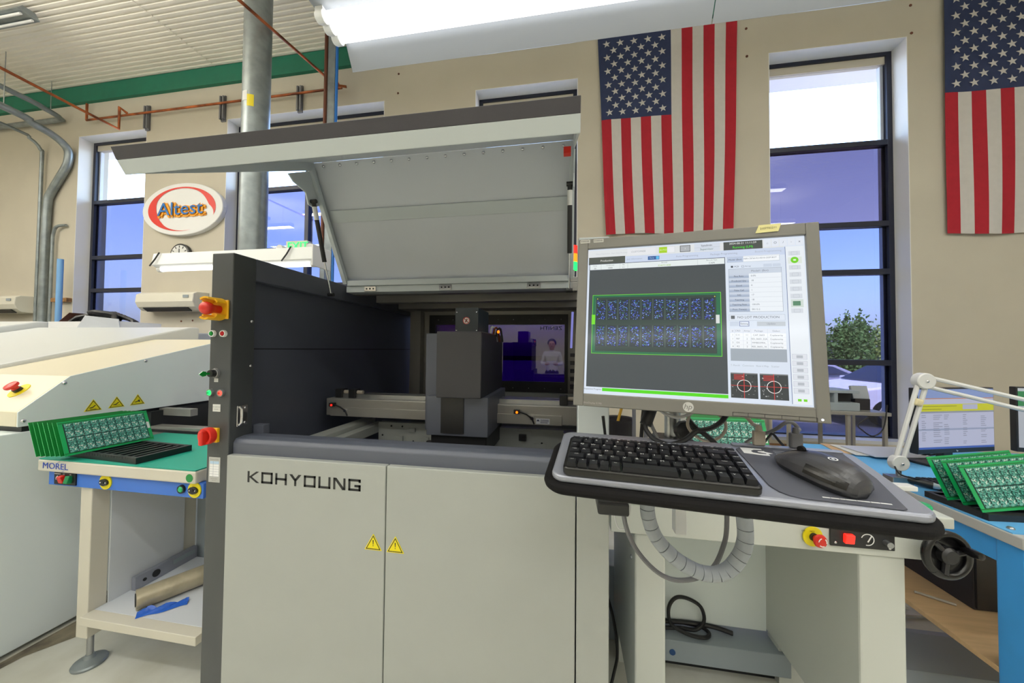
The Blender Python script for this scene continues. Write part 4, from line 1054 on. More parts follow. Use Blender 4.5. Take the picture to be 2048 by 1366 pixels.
for k in range(3): obj('logo_line', MB().add([(x - .35, y - .04 - k * .006, .0023) for x, y in ((.320, .099), (.337 - k * .002, .099), (.337 - k * .002, .0975), (.320, .0975))], [(0, 1, 2, 3)]), 'hose', t, local=True, flip=False)
wx_ = .325
for w in (.009, .010, .006, .012, .014, .010, .012):
    obj('address_line', MB().add([(x - .35, y - .04, .0023) for x, y in ((wx_, -.0405), (wx_ + w, -.0405), (wx_ + w, -.0382), (wx_, -.0382))], [(0, 1, 2, 3)]), 'white', t, local=True, flip=False); wx_ += w * 1.05
mrot = TR @ Matrix.Rotation(rad(33), 3, 'Z')
t = thing('mouse', 'black wireless mouse with round logo on the grey pad', 'mouse', tuple(tp(.347, .016, -.0218)), mrot)
def msec(s, low, high, ww=1.0, n=22):
    # one cross section across the mouse, s from -1 (back) to 1 (front)
    wd = (.0325 * (1 - abs(s) ** 3.2) ** .5 + .001) * (1 - .10 * s) * ww
    hh = .010 + .027 * max(0, 1 - abs((s + .16) / 1.18) ** 2.4) * max(0, 1 - abs(s) ** 7) ** .6
    return wd, hh
L2 = .060
def top_fn(u, v):
    s = -1 + 2 * v; wd, hh = msec(s, 0, 1); a = -1 + 2 * u
    return (a * wd, s * L2, .009 + (hh - .009) * max(0, 1 - abs(a) ** 2.6) ** .6 if hh > .009 else hh)
def side_fn(u, v):
    s = -1 + 2 * v; wd, hh = msec(s, 0, 1); a = u * 2 - 1
    sg = -1 if a < 0 else 1
    z = .0005 + (min(.010, hh)) * (1 - abs(a))
    return (sg * wd * (.80 + .2 * (1 - abs(a))), s * L2 * (.97), z)
obj('shell', MB().grid(top_fn, 18, 30), mat('mouse_top', (58, 58, 62), .3), t, smooth=70, local=True, flip=False)
b = MB()
for sg in (-1, 1): b.grid(lambda u, v: ((lambda w: (sg * w[0] * (.82 + .18 * u), (-1 + 2 * v) * L2 * (.96 + .04 * u), .0005 + u * .0095))(msec(-1 + 2 * v, 0, 1))), 3, 30)
obj('side_skirt', b, 'mouse_dark', t, smooth=70, local=True, flip=False)
obj('thumb_panel', MB().grid(lambda u, v: ((lambda p: (p[0] - .0005, p[1], p[2] + .0003))(top_fn(.012 + .10 * u, .10 + .42 * v))), 4, 14), 'key_base', t, smooth=70, local=True, flip=False)
obj('wheel_groove', MB().grid(lambda u, v: (-.004 + .008 * u, .018 + .036 * v, top_fn(.5, (.018 + .036 * v + L2) / (2 * L2))[2] + .0006), 2, 8), 'key_base', t, local=True, flip=False)
obj('scroll_wheel', MB().cyl((-.0025, .026, .0335), (.0025, .026, .0335), .0055, 16), 'rubber', t, local=True, smooth=40)
lz = top_fn(.5, .37)[2]
obj('round_logo', MB().ring((0, -.0155, lz), (0, 0.02, 1), .0042, .0058, 24, .0008).ring((0, -.0155, lz), (0, .02, 1), .0, .002, 8, .0008), 'white', t, local=True)

# ---- monitor
my, mp, mr = rad(-8.77), rad(-6.976), rad(.8346)
mf = Vector((-math.sin(my) * math.cos(mp), math.cos(my) * math.cos(mp), math.sin(mp))); mrt = Vector((math.cos(my), math.sin(my), 0)); mdn = mf.cross(mrt)
ra = mrt * math.cos(mr) + mdn * math.sin(mr); da = mdn * math.cos(mr) - mrt * math.sin(mr)
MR = Matrix((ra, -da, -mf)).transposed()
MO = Vector((.2212, .6843, 1.4099))
t = MON = thing('monitor', 'grey flat monitor on an arm showing the inspection software', 'monitor', tuple(MO), MR)
W2, H2 = .187, .1495
b = MB()
for x0, x1, y0, y1 in ((-.2065, -W2, -.174, .171), (W2, .2065, -.174, .171), (-W2, W2, H2, .171), (-W2, W2, -.174, -H2)): b.box(x0, x1, y0, y1, -.02, .006)
obj('bezel', b, 'bezel', t, local=True, bevel=.0015)
obj('rear_shell', MB().prism(rrect(-.204, .204, -.172, .169, .012, w=-.02), (0, 0, -.012)).prism(rrect(-.15, .15, -.13, .12, .03, w=-.032), (0, 0, -.03)), 'bezel', t, local=True, bevel=.003)
obj('screen', MB().box(-W2, W2, -H2, H2, -.01, -.001), 'ink', t, local=True)
ui = MB(); LV = [0]
def q(x0, y0, x1, y1, c, z=None):
    if z is None: LV[0] += 1; z = -.0008 + LV[0] * .000004
    zz = z
    ui.col = c; ui.quad((x0 / 1000, y1 / 1000, zz), (x1 / 1000, y1 / 1000, zz), (x1 / 1000, y0 / 1000, zz), (x0 / 1000, y0 / 1000, zz))
def tx(s, x, y, sz, c, al='CENTER', sx=1.0):
    LV[0] += 1; ui.col = c; add_text(ui, s, sz / 1000, frame((x / 1000, y / 1000, -.0008 + LV[0] * .000004), (1, 0, 0), (0, 1, 0)), al, sx)
def outline(x0, y0, x1, y1, c, w=.5):
    q(x0, y0, x1, y0 - w, c); q(x0, y1 + w, x1, y1, c); q(x0, y0, x0 + w, y1, c); q(x1 - w, y0, x1, y1, c)
PALE = (222, 232, 246); LG = (205, 216, 232); INK_ = (60, 66, 78); GR = (126, 134, 150)
q(-187, 149.5, 187, -149.5, PALE)
q(-187, 147, 156, 131, (226, 230, 232)); q(-112, 131, 160, 117, (206, 218, 240))
tx('Menu Inspection  Start Stop Process', -140, 139, 4.2, (196, 200, 206)); q(-109, 146, -56, 133, (232, 234, 238)); tx('CUSTOMIZE', -88, 139.5, 5, (150, 156, 166))
q(-50, 146, -35, 133, (170, 214, 30)); tx('AUTO', -42.5, 139.5, 4.5, (236, 250, 200)); q(-35, 146, -21, 133, (236, 238, 242)); outline(-50, 146, -21, 133, (206, 210, 216))
q(-12, 146, 6, 133, (176, 180, 184)); outline(-12, 146, 6, 133, (40, 44, 48), .9); tx('1', -3, 139.5, 5, (240, 240, 240))
q(13, 147, 56, 132, (214, 222, 234)); tx('kyadmin', 34, 143.2, 5.6, INK_); tx('Supervisor', 34, 135.8, 5.2, (70, 110, 90)); q(13, 139.6, 56, 139.2, (176, 184, 196))
q(62, 147, 124, 131, (74, 80, 76)); tx('2024-08-21 11:11:59', 93, 143.2, 5.2, (236, 240, 236)); tx('Running (LM)', 93, 135.6, 6, (70, 240, 40))
for k, s in enumerate(('o', 'O', '/', '-', 'x')): q(126 + k * 12, 147, 137 + k * 12, 133, (230, 236, 246)); tx(s, 131.5 + k * 12, 140, 6, (96, 104, 118) if k else (190, 196, 206))
q(-185, 132, -113, 116, (78, 84, 78)); tx('Production', -149, 123.8, 5.6, (240, 240, 236)); tx('Job Information', -95, 124.5, 4.6, (160, 170, 188)); q(-70, 128, -49, 120.5, (52, 96, 160)); q(-55, 127.4, -49.8, 121.2, (90, 190, 240)); tx('More', -63, 124.2, 4, (180, 210, 240))
tx('Auto Programming', 0, 124.5, 5, (160, 168, 186)); tx('Package Programming', 62, 124.5, 5, (160, 168, 186)); tx('Board Programming', 132, 125, 5, (176, 184, 200))
q(-183.5, 117.5, 64, 104.5, (40, 50, 84)); q(-182.5, 116.5, 63, 105, (232, 240, 240))
for x, a, b_ in ((-172, 'Array', '20'), (-142, 'Component', '1000'), (-116, 'Slip', '11'), (-40, 'Barcode', 'S240721808'), (42, 'Barcode Type', 'CAM')):
    tx(a, x, 113.6, 3.2, (120, 130, 134)); tx(b_, x, 107.8, 4.6, (150, 190, 60) if a == 'Barcode' else (90, 96, 104))
for x in (-160, -123, -108, 18): q(x, 116.5, x + .4, 105, (176, 190, 190))
q(-183, 104.5, 64, -135.5, (70, 78, 82))
q(-175, 51, 56, -69, (34, 108, 76)); outline(-175, 51, 56, -69, (110, 226, 40), .9); q(-168, 46, 48, -64, (46, 66, 62))
rr = random.Random(3)
for j in range(2):
    for i in range(10):
        x = -167 + i * 21.6; y0 = 41 - j * 53; q(x, y0, x + 18, y0 - 42, (34, 50, 58)); q(x - 1.6, y0, x - 1, y0 - 42, (96, 110, 110))
        for k in range(75):
            a = rr.uniform(.6, 15.5); c = rr.uniform(2, 40) if k > 6 else rr.uniform(2, 9); w, h = rr.uniform(.8, 2.4), rr.uniform(.6, 1.6)
            q(x + a, y0 - c, x + a + w, y0 - c - h, rr.choice(((70, 96, 236), (96, 130, 250), (54, 70, 200), (150, 178, 252), (70, 150, 120))), -.0008 + LV[0] * .000004 + .000006)
LV[0] += 3
for x in (-166, 45): q(x, 43.6, x + 1.6, 42, (230, 230, 60))
q(-176, 10, -169, -10, (120, 226, 40)); q(47, 8, 53, -8, (220, 224, 222)); 
q(-187, -136, 64, -149.5, PALE); tx('Inspection Progress', -170, -140, 4.2, (96, 104, 112)); q(-152, -136.8, 64, -143, (84, 220, 20))
q(67, 117, 93, 106.5, (190, 204, 228)); tx('Model (Bot)', 80, 111.6, 4.4, INK_); q(93, 118, 149, 107, (246, 250, 254)); tx('ABR-CB764-R3-REV0-202P-BOT', 119, 112.6, 3.8, (110, 118, 130)); outline(67, 117, 149, 106.5, (176, 186, 200))
q(73, 100, 76.5, 96.5, INK_); tx('PCB', 82, 98.2, 4, INK_); outline(90, 100, 94, 96.4, GR); tx('Array', 100, 98.2, 4, GR); q(124, 101, 137, 95.5, LG); q(138, 101, 150, 95.5, LG)
q(69, 94, 151, 13, (240, 246, 252)); q(69, 94, 151, 84, (206, 216, 230)); tx('Model1 (Bot)', 118, 88.8, 5, GR)
for k, (a, b_) in enumerate((('Pass Rate', '0.0%'), ('Produced Qty', '18'), ('Good', '0'), ('False Call', '1'), ('NG', '17'), ('Teaching', '18'), ('Teaching Rate', '100.0%'), ('Proc. Time(s)', '00:12.2'))):
    y = 84 - k * 8.9; q(69, y, 101, y - 8.3, (172, 186, 208)); q(69, y, 101, y - 3.5, (202, 212, 228)); tx(a, 85, y - 4.3, 4, INK_); tx(b_, 104, y - 4.3, 4.2, (100, 108, 122), 'LEFT'); q(101, y - 8.3, 151, y - 8.7, (206, 212, 222))
outline(69, 94, 151, 13, (150, 160, 178))
q(68, 8, 153, -3, (226, 234, 246)); q(71, 6, 77, 0, (96, 102, 108)); tx('NO LOT PRODUCTION', 81, 2.8, 6, (96, 104, 116), 'LEFT'); outline(68, 8, 153, -3, (190, 200, 214))
q(69, -5, 83, -13, LG); q(84, -4.5, 99, -13.5, (230, 238, 250)); outline(84, -4.5, 99, -13.5, (60, 84, 150), .8); tx('Setting', 91.5, -9, 4.4, INK_); q(111, -5, 153, -13, (196, 204, 212)); tx('Update', 132, -9, 4.4, GR)
q(69, -18, 153, -54, (244, 248, 252)); q(69, -18, 153, -26, (226, 232, 242))
for x, s in ((73, '#'), (81, 'CRD'), (95, 'Array'), (113, 'Package'), (139, 'Defect')): tx(s, x, -22, 4, GR)
for k, row in enumerate((('1', 'C11', '11', 'CAP_0603', 'Coplanarity'), ('1', 'F87', '2', 'RES_0603_22A', 'Coplanarity'), ('2', 'D2', '2', 'MMBD3904..', 'Coplanarity'), ('4', 'R2', '2', 'RES_0603_1K', 'Coplanarity'))):
    y = -29.4 - k * 6.9
    for x, s in zip((73, 81, 95, 113, 139), row): tx(s, x, y, 4, (110, 118, 132))
    q(69, y - 3.3, 153, y - 3.6, (214, 220, 230))
for x in (76, 89, 101, 126): q(x, -18, x + .4, -54, (206, 214, 226))
q(69, -54, 153, -76, (164, 174, 184)); tx('T-Result   Comment   Board Map   Scatter', 105, -84, 4.2, (176, 184, 194))
for x in (68, 112):
    q(x, -97, x + 41, -141, (58, 64, 66)); q(x, -97, x + 41, -99, (120, 124, 126))
    for k in range(26): a, c = rr.uniform(1, 38), rr.uniform(100, 138); q(x + a, -c, x + a + rr.uniform(.6, 3), -c - rr.uniform(.6, 2.4), rr.choice(((96, 102, 104), (130, 136, 136), (170, 176, 176), (40, 44, 46))), -.0008 + LV[0] * .000004 + .000003)
    for k in range(5): q(x + 5, -100 - k * 2, x + 20, -101 - k * 2, (196, 50, 50))
    q(x + 20, -97, x + 20.8, -141, (230, 60, 60)); q(x, -119, x + 41, -119.7, (230, 60, 60)); LV[0] += 1; ui.col = (40, 44, 46)
    ui.cyl(((x + 20.4) / 1000, -.1195, -.0008 + LV[0] * .000004), ((x + 20.4) / 1000, -.1195, -.0008 + LV[0] * .000004 + .000001), .0098, 28); LV[0] += 1; ui.col = (236, 238, 236)
    ui.ring(((x + 20.4) / 1000, -.1195, -.0008 + LV[0] * .000004), (0, 0, 1), .0096, .0106, 36, 0); q(x + 20, -109, x + 20.8, -131, (230, 60, 60)); q(x + 10, -119, x + 31, -119.7, (230, 60, 60))
q(157, 131, 185, -146, (236, 242, 248)); q(157, 131, 157.8, -146, (80, 100, 150))
for k in range(9):
    y = 118 - k * 13; q(162, y + 4, 179, y - 4, (216, 222, 230)) if k not in (1,) else q(161, y + 6, 181, y - 6, (226, 234, 226)); outline(166, y + 3, 175, y - 3, (190, 198, 208))
LV[0] += 1; ui.col = (120, 214, 40); ui.cyl((.1705, .1055, -.0008 + LV[0] * .000004), (.1705, .1055, -.0008 + LV[0] * .000004 + .000001), .0058, 20); q(168.6, 107, 172.6, 104, (230, 250, 220))
q(162, 34, 180, 20, (210, 222, 216)); q(165, 31, 176, 23, (90, 140, 110))
for k in range(6): y = -66 - k * 11.5; q(160, y + 4.6, 181, y - 4.6, (226, 230, 238)); outline(160, y + 4.6, 181, y - 4.6, (196, 204, 216)); q(166, y + 2.4, 175, y - 2.4, (186, 192, 200))
q(165, -137, 170, -141, (120, 220, 40)); q(173, -137, 178, -141, (120, 220, 40))
obj('screen_image', ui, 'screen_print', t, local=True, flip=False)
b = MB(); b.col = (196, 196, 192); b.cyl((-.001, -.1625, .006), (-.001, -.1625, .0066), .0088, 32); b.col = (110, 110, 106)
add_text(b, 'hp', .0135, frame((-.001, -.1622, .0068), (1, 0, 0), (.22, 1, 0))); obj('maker_badge', b, 'print', t, local=True)
b = MB(); b.col = (168, 166, 160); add_text(b, 'EliteDisplay E190i', .0048, frame((-.169, -.1672, .0063), (1, 0, 0), (0, 1, 0))); obj('model_lettering', b, 'print', t, local=True, flip=False)
b = MB(); b.col = (40, 40, 40)
for x0, x1, y0, y1 in ((.068, .188, -.1655, -.1661), (.068, .188, -.1715, -.1721), (.068, .0686, -.1655, -.1721), (.1874, .188, -.1655, -.1721)): b.box(x0, x1, y1, y0, .006, .0065)
for k in range(4): b.box(.091 + k * .024, .0916 + k * .024, -.1721, -.1655, .006, .0065)
obj('menu_buttons', b, 'print', t, local=True)
obj('power_light', MB().cyl((.1945, -.1685, .006), (.1945, -.1685, .0068), .0016, 10), mat('led_white', (235, 240, 255), .3, emit=3), t, local=True)
b = MB(); b.col = (224, 216, 150); b.quad((.111, .157, .0072), (.146, .158, .0076), (.151, .1725, .0074), (.117, .172, .0072)); b.col = (90, 84, 60); add_text(b, '2107702211', .0052, frame((.131, .165, .0079), (1, .03, 0), (0, 1, 0)))
obj('handwritten_note', b, 'print', t, local=True, flip=False)
b = MB()
for x in (-.193, -.166): b.col = (206, 204, 196); b.box(x - .010, x + .010, .162, .169, .006, .0064); b.col = (60, 60, 60); [b.box(x - .008 + k * .0028, x - .0068 + k * .0028, .164, .1675, .0064, .0067) for k in range(6)]
obj('barcode_label', b, 'print', t, local=True)

# ---- stylus, plugs and cables around the tray
tag(obj('stylus', MB().tube([(.0735, .742, 1.212), (.0785, .742, 1.168), (.079, .742, 1.155)], [.0032, .0028, .0012], 8), 'black_plastic', smooth=40), 'thin black stylus standing up behind the keyboard', 'stylus')
def cable(label, pts, r, m, sm=5, name='cable', cat='cable'):
    return tag(obj(name, MB().tube(pts, r, 8, smooth=sm), m, smooth=40), label, cat)
def plug(label, p, m, mc, cord):
    t = thing('usb_plug', label, 'plug', p)
    obj('plug_body', MB().prism([(x + p[0], y + p[1], p[2]) for x, y, z in rrect(-.0095, .0095, -.005, .005, .002)], (0, 0, .026)), m, t, bevel=.002)
    obj('strain_relief', MB().tube([(p[0], p[1], p[2] + .026), (p[0], p[1], p[2] + .036)], [.006, .0042], 10), m, t, smooth=40)
    obj('cord', MB().tube([(p[0], p[1], p[2] + .034)] + cord, .0035, 8, smooth=4), mc, t, smooth=40)
p1 = tp(.305, .117, -.0208); p2 = tp(.362, .117, -.0208)
plug('beige plug standing in the back edge of the silver tray', tuple(p1), 'cable_beige', 'cable_beige', [(.357, .735, 1.208), (.348, .74, 1.22), (.33, .75, 1.235), (.31, .78, 1.25)])
plug('dark grey plug standing in the tray beside the mouse', tuple(p2), 'cable_grey', 'cable_grey', [(.424, .715, 1.206), (.417, .72, 1.217), (.405, .722, 1.216), (.39, .73, 1.2), (.36, .76, 1.17), (.34, .79, 1.12)])
cable('thin dark cord bent behind the mouse', [(.372, .755, 1.15), (.376, .72, 1.189), (.380, .715, 1.196), (.388, .705, 1.182), (.398, .69, 1.166)], .0022, 'cable_black')
t = thing('video_cable', 'thick black video cable looping under the monitor', 'cable', (.2, .72, 1.17))
obj('cord', MB().tube([(.160, .735, 1.235), (.153, .72, 1.202), (.157, .712, 1.188), (.170, .706, 1.176), (.195, .703, 1.170), (.223, .706, 1.179), (.246, .712, 1.195), (.273, .718, 1.201), (.295, .725, 1.213), (.315, .735, 1.235)], .0048, 8, smooth=5), 'cable_black', t, smooth=40)
obj('ferrite_bead', MB().cyl((.168, .734, 1.232), (.155, .727, 1.200), .0115, 16), 'black_plastic', t, smooth=40)
cable('dark cord hanging straight down behind the ferrite bead', [(.158, .75, 1.24), (.154, .75, 1.20), (.150, .75, 1.14)], .004, 'cable_black')
cable('dark cord slanting down to the square post under the monitor', [(.168, .75, 1.24), (.171, .75, 1.20), (.185, .76, 1.17), (.20, .78, 1.13)], .0035, 'cable_grey')
cable('light grey cord sagging below the monitor badge', [(.172, .725, 1.24), (.192, .715, 1.225), (.217, .713, 1.221), (.246, .72, 1.232)], .0032, 'cable_white')
cable('beige coiled cord looping beside the lock knob', [(.27, .745, 1.24), (.30, .74, 1.222), (.309, .738, 1.201), (.297, .735, 1.181), (.272, .735, 1.172), (.250, .737, 1.183), (.239, .74, 1.2), (.244, .745, 1.222)], .003, 'cable_beige')
cable('flat black strap dropping from the lock knob to the tray', [(.246, .76, 1.21), (.256, .745, 1.195), (.272, .735, 1.183), (.290, .73, 1.165)], .005, 'cable_black')
t = thing('spiral_hose', 'grey spiral wrapped cable hose hanging in a loop under the tray', 'hose', (.3, .8, .86))
hp = [Vector(p) for p in [(.174, .80, 1.06), (.174, .8, 1.021), (.177, .8, .983), (.193, .8, .941), (.227, .8, .904), (.267, .8, .881), (.302, .8, .874), (.334, .8, .884), (.359, .8, .915), (.371, .8, .953), (.369, .8, 1.005), (.366, .8, 1.06)]]
sp_ = spline(hp, 8)
obj('hose_core', MB().tube(sp_, .0125, 12), 'ink', t, smooth=40)
n = len(sp_)
for k in range(0, n - 4, 4):
    seg_ = sp_[k:k + 5]; e = (seg_[-1] - seg_[-2]) * .75
    obj('wrap_turn', MB().tube(seg_[:-1] + [seg_[-2] + e], .0152 + (k % 8) * .00006, 14), 'hose', t, smooth=40)
cable('grey cable hanging in a wide loop below the tray', [(.129, .84, 1.06), (.130, .84, 1.004), (.134, .84, .947), (.156, .84, .893), (.198, .84, .847), (.24, .84, .829), (.288, .84, .838), (.324, .84, .866), (.344, .84, .912), (.352, .84, .956), (.352, .84, 1.05)], .0052, 'cable_grey')
cable('thin white wire drooping under the tray bracket', [(.111, .87, 1.04), (.113, .87, .96), (.120, .87, .925), (.131, .87, .917), (.146, .87, .933), (.155, .87, 1.03)], .0016, 'cable_white')

# ================================================================ outfeed conveyor right of the machine
CY = 1.15
t = thing('outfeed_conveyor', 'white outfeed conveyor with black handwheel and red stop button', 'conveyor', (.6, 1.4, 0))
obj('deck', MB().box(.14, 1.067, CY, 1.68, .858, .89), 'conv_white', t, bevel=.004)
obj('front_rail', MB().box(.14, 1.042, CY + .004, CY + .05, .765, .858), 'conv_white', t, bevel=.002)
obj('rear_rail', MB().box(.14, 1.042, 1.62, 1.66, .765, .858), 'conv_white', t)
for x0, x1 in ((.215, .308), (.84, .956)): obj('leg_panel', MB().box(x0, x1, CY + .01, 1.664, .165, .765), 'conv_white', t, bevel=.006)
for x0, x1 in ((.215, .308), (.84, .956)):
    for y0 in (CY + .01, 1.56): obj('leg_foot', MB().box(x0 + .01, x1 - .01, y0 + .01, y0 + .09, 0, .17), 'conv_white', t)
obj('back_panel', MB().box(.308, .84, 1.64, 1.66, .16, .765), 'oven_side', t)
for x, z in ((.218, .70), (.222, .66)): screw(t, (.215, CY + .06, z), (-1, 0, 0), .007)
estop(t, (.716, CY + .003, .806), (.15, -1, 0), .019)
b = MB(); b.col = (40, 36, 20)
add_text(b, 'EMERGENCY', .006, FRONT(.702, CY - .0015, .822)); obj('stop_lettering', b, 'print', t)
cp = obj('control_panel', MB().box(.76, .921, CY - .002, CY + .004, .786, .846), 'black_plastic', t, bevel=.001)
obj('lit_switch', MB().obox((.804, CY - .006, .812), (.024, .012, .026), Matrix.Rotation(rad(8), 3, 'X')), 'red_lit', cp, bevel=.002)
b = MB().ring((.853, CY - .002, .812), (0, -1, 0), .0145, .017, 26, .001, .5, 5.2); b.obox((.858, CY - .003, .814), (.003, .001, .02), Matrix.Rotation(.5, 3, 'Y'))
obj('speed_dial', b, 'white', cp)
obj('knob', MB().cyl((.898, CY - .002, .808), (.898, CY - .018, .808), .0085, 14), 'steel', cp, smooth=40)
for x, z in ((.772, .797), (.908, .793)): screw(cp, (x, CY - .002, z), (0, -1, 0), .004)
# handwheel
wc = Vector((1.005, CY, .805)); wd = Vector((.12, -1, .05)).normalized()
obj('wheel_shaft', MB().cyl(wc + wd * -.02, wc + wd * .05, .014, 14), 'steel', t, smooth=40)
wh = MB(); a = wd.orthogonal().normalized(); bb = wd.cross(a)
wh.tube([wc + wd * .04 + (a * math.cos(k * .1963) + bb * math.sin(k * .1963)) * .054 for k in range(33)], .010, 12)
wh.lathe([(.020, .028), (.046, .034), (.046, .038), (.020, .034)], wc, wd, 32)
hw = obj('handwheel', wh, 'key_base', t, smooth=50)
for k in range(3):
    q_ = a * math.cos(k * 2.094 + .5) + bb * math.sin(k * 2.094 + .5); obj('spoke', MB().tube([wc + wd * .04, wc + wd * .045 + q_ * .05], .007, 8), 'black_plastic', hw, smooth=40)
obj('hub', MB().lathe([(.001, 0), (.022, 0), (.022, .02), (.016, .026), (.001, .026)], wc + wd * .028, wd, 20), 'black_plastic', hw, smooth=40)
hq = a * math.cos(-.3) + bb * math.sin(-.3)
hq = Vector((.8, 0, .45)).normalized(); hq = (hq - wd * hq.dot(wd)).normalized()
obj('crank_grip', MB().lathe([(.006, 0), (.009, .008), (.011, .025), (.009, .04), (.001, .042)], wc + wd * .045 + hq * .040, wd, 14), 'key_base', hw, smooth=40)
obj('start_button', MB().lathe([(.022, 0), (.022, .006), (.018, .012), (.001, .014)], (1.044, 1.215, .890), (0, 0, 1), 22), 'green_btn', t, smooth=40)
for y0, z0 in ((1.30, .905), (1.40, .915)):
    obj('guide_bar', MB().box(.75, 1.11 - (y0 - 1.3) * .6, y0, y0 + .035, z0, z0 + .016), 'white', t, bevel=.003)
    obj('guide_block', MB().box(.9, .96, y0, y0 + .035, .89, z0), 'steel', t)
obj('clamp_knob', MB().cyl((1.04, 1.395, .906), (1.04, 1.385, .906), .012, 14), 'steel', t, smooth=40)

# boards waiting on the outfeed conveyor
t = thing('board_rack', 'black slotted plastic rack on the white outfeed conveyor', 'rack', (.64, 1.52, .89))
obj('rack_frame', MB().box(.44, .84, 1.46, 1.475, .89, .935).box(.44, .84, 1.565, 1.58, .89, .935).box(.44, .46, 1.475, 1.565, .89, .935).box(.82, .84, 1.475, 1.565, .89, .935), 'black_plastic', t, bevel=.001)
lean = rad(20)
for k in range(5):
    o = Vector((.478, 1.455 + .022 * k, .94)); up = Vector((0, math.sin(lean), math.cos(lean)))
    Mx = Matrix(((1, 0, up.x, o.x), (0, math.cos(lean), up.y, o.y), (0, -math.sin(lean), up.z, o.z), (0, 0, 0, 1)))
    if k == 0: pcb('green circuit panel showing its boards below the monitor on the outfeed conveyor', 'circuit panels on the outfeed conveyor', Mx)
    else: pcb('green circuit panel standing behind the first one on the outfeed conveyor', 'circuit panels on the outfeed conveyor', Mx, False)

# under the conveyor
t = thing('base_box', 'flat grey blue metal box under the outfeed conveyor', 'box', (.62, 1.7, 0))
obj('box_body', MB().box(.335, .884, 1.55, 1.95, .05, .138), 'grey_paint', t, bevel=.003)
obj('box_foot', MB().box(.36, .86, 1.60, 1.9, 0, .05), 'ink', t)
obj('cable_hole', MB().cyl((.438, 1.552, .09), (.438, 1.547, .09), .012, 16), mat('hole_blue', (30, 70, 120), .5), t)
cable('black power cable coiled loosely on the grey blue box', [(.42, 1.60, .149), (.49, 1.61, .149), (.55, 1.61, .150), (.583, 1.61, .19), (.567, 1.60, .255), (.52, 1.60, .283), (.473, 1.60, .285), (.444, 1.6, .255), (.436, 1.6, .21), (.45, 1.6, .165), (.50, 1.585, .149), (.545, 1.575, .147), (.585, 1.58, .147), (.600, 1.605, .148), (.575, 1.63, .15), (.5, 1.635, .155), (.42, 1.635, .155)], .0075, 'cable_black')
cable('black cable lying flat across the back of the grey blue box', [(.40, 1.628, .155), (.50, 1.628, .162), (.58, 1.63, .16), (.64, 1.63, .155), (.70, 1.62, .147)], .009, 'cable_black')
cable('black cable dropping to the floor beside the left conveyor leg', [(.155, 1.5, .36), (.175, 1.46, .31), (.187, 1.45, .264), (.198, 1.45, .197), (.202, 1.45, .129), (.192, 1.45, .07), (.165, 1.42, .012), (.12, 1.4, .008)], .006, 'cable_black')
t = thing('junction_box', 'small grey junction box with coloured connectors behind the machine', 'electrical box', (.16, 1.7, 0))
obj('case', MB().box(.12, .25, 1.68, 1.82, 0, .34), 'grey_paint', t, bevel=.004)
for k, m in enumerate(('cable_blue', 'red', 'pcb_dark')): obj('connector', MB().box(.16, .19, 1.66, 1.68, .14 + k * .05, .17 + k * .05), m, t, bevel=.002)

# ================================================================ blue work bench on the right
t = thing('work_bench', 'blue steel work bench with pale blue mat and plywood shelf', 'bench', (2.4, 1.8, 0))
BX0, BX1, BY0, BY1 = 1.345, 4.2, 1.265, 2.32
obj('bench_top', MB().box(BX0, BX1, BY0, BY1, .762, .798), mat('laminate', (196, 194, 190), .5), t, bevel=.004)
mt_ = obj('antistatic_mat', MB().box(BX0 + .004, BX1, BY0 + .03, BY1, .798, .801), 'mat_blue', t)
screw(mt_, (BX0 + .03, BY0 + .06, .801), (0, 0, 1), .009, 'steel', 'ground_snap')
for a_, c_ in (((BX0 + .02, BX0 + .035), (BY0 + .08, BY1 - .095)), ((BX0 + .095, BX1 - .1), (BY0 + .02, BY0 + .04)), ((BX0 + .095, BX1 - .1), (BY1 - .04, BY1 - .02))): obj('apron', MB().box(a_[0], a_[1], c_[0], c_[1], .685, .762), 'bench_blue', t)
for x in (BX0 + .015, BX1 - .09):
    for y in (BY0 + .012, BY1 - .09): obj('leg', MB().box(x, x + .075, y, y + .075, 0, .762), 'bench_blue', t, bevel=.006)
obj('lower_shelf', MB().box(1.363, BX1 - .02, 1.34, 2.25, .332, .35), 'plywood', t, bevel=.001)
tag(obj('pencil', MB().tube([(1.43, 1.70, .356), (1.52, 1.64, .356)], .005, 8), 'cable_beige'), 'short tan pencil lying on the plywood shelf', 'pencil')
t = thing('computer_tower', 'black computer tower standing on the plywood shelf', 'computer', (1.68, 1.85, .35))
obj('case', MB().box(1.567, 1.76, 1.63, 2.1, .35, .76 - .005), 'pc_black', t, bevel=.004)
obj('front_panel', MB().box(1.572, 1.755, 1.622, 1.63, .36, .745), 'black_plastic', t)
t = thing('computer_tower', 'second black computer with grey front and blue light on the shelf', 'computer', (1.98, 1.75, .35))
obj('case', MB().box(1.86, 2.06, 1.66, 2.1, .35, .70), 'cable_grey', t, bevel=.004)
obj('front_panel', MB().box(1.865, 2.055, 1.652, 1.66, .36, .69), 'pc_black', t)
obj('status_light', MB().box(1.90, 1.96, 1.648, 1.652, .58, .62), mat('led_blue', (30, 50, 230), .3, emit=.5), t)
cable('thin black cord hanging across the blue bench leg', [(1.9, 1.62, .7), (1.6, 1.5, .62), (1.45, 1.3, .6), (1.42, 1.262, .57), (1.45, 1.256, .54)], .0025, 'cable_black')
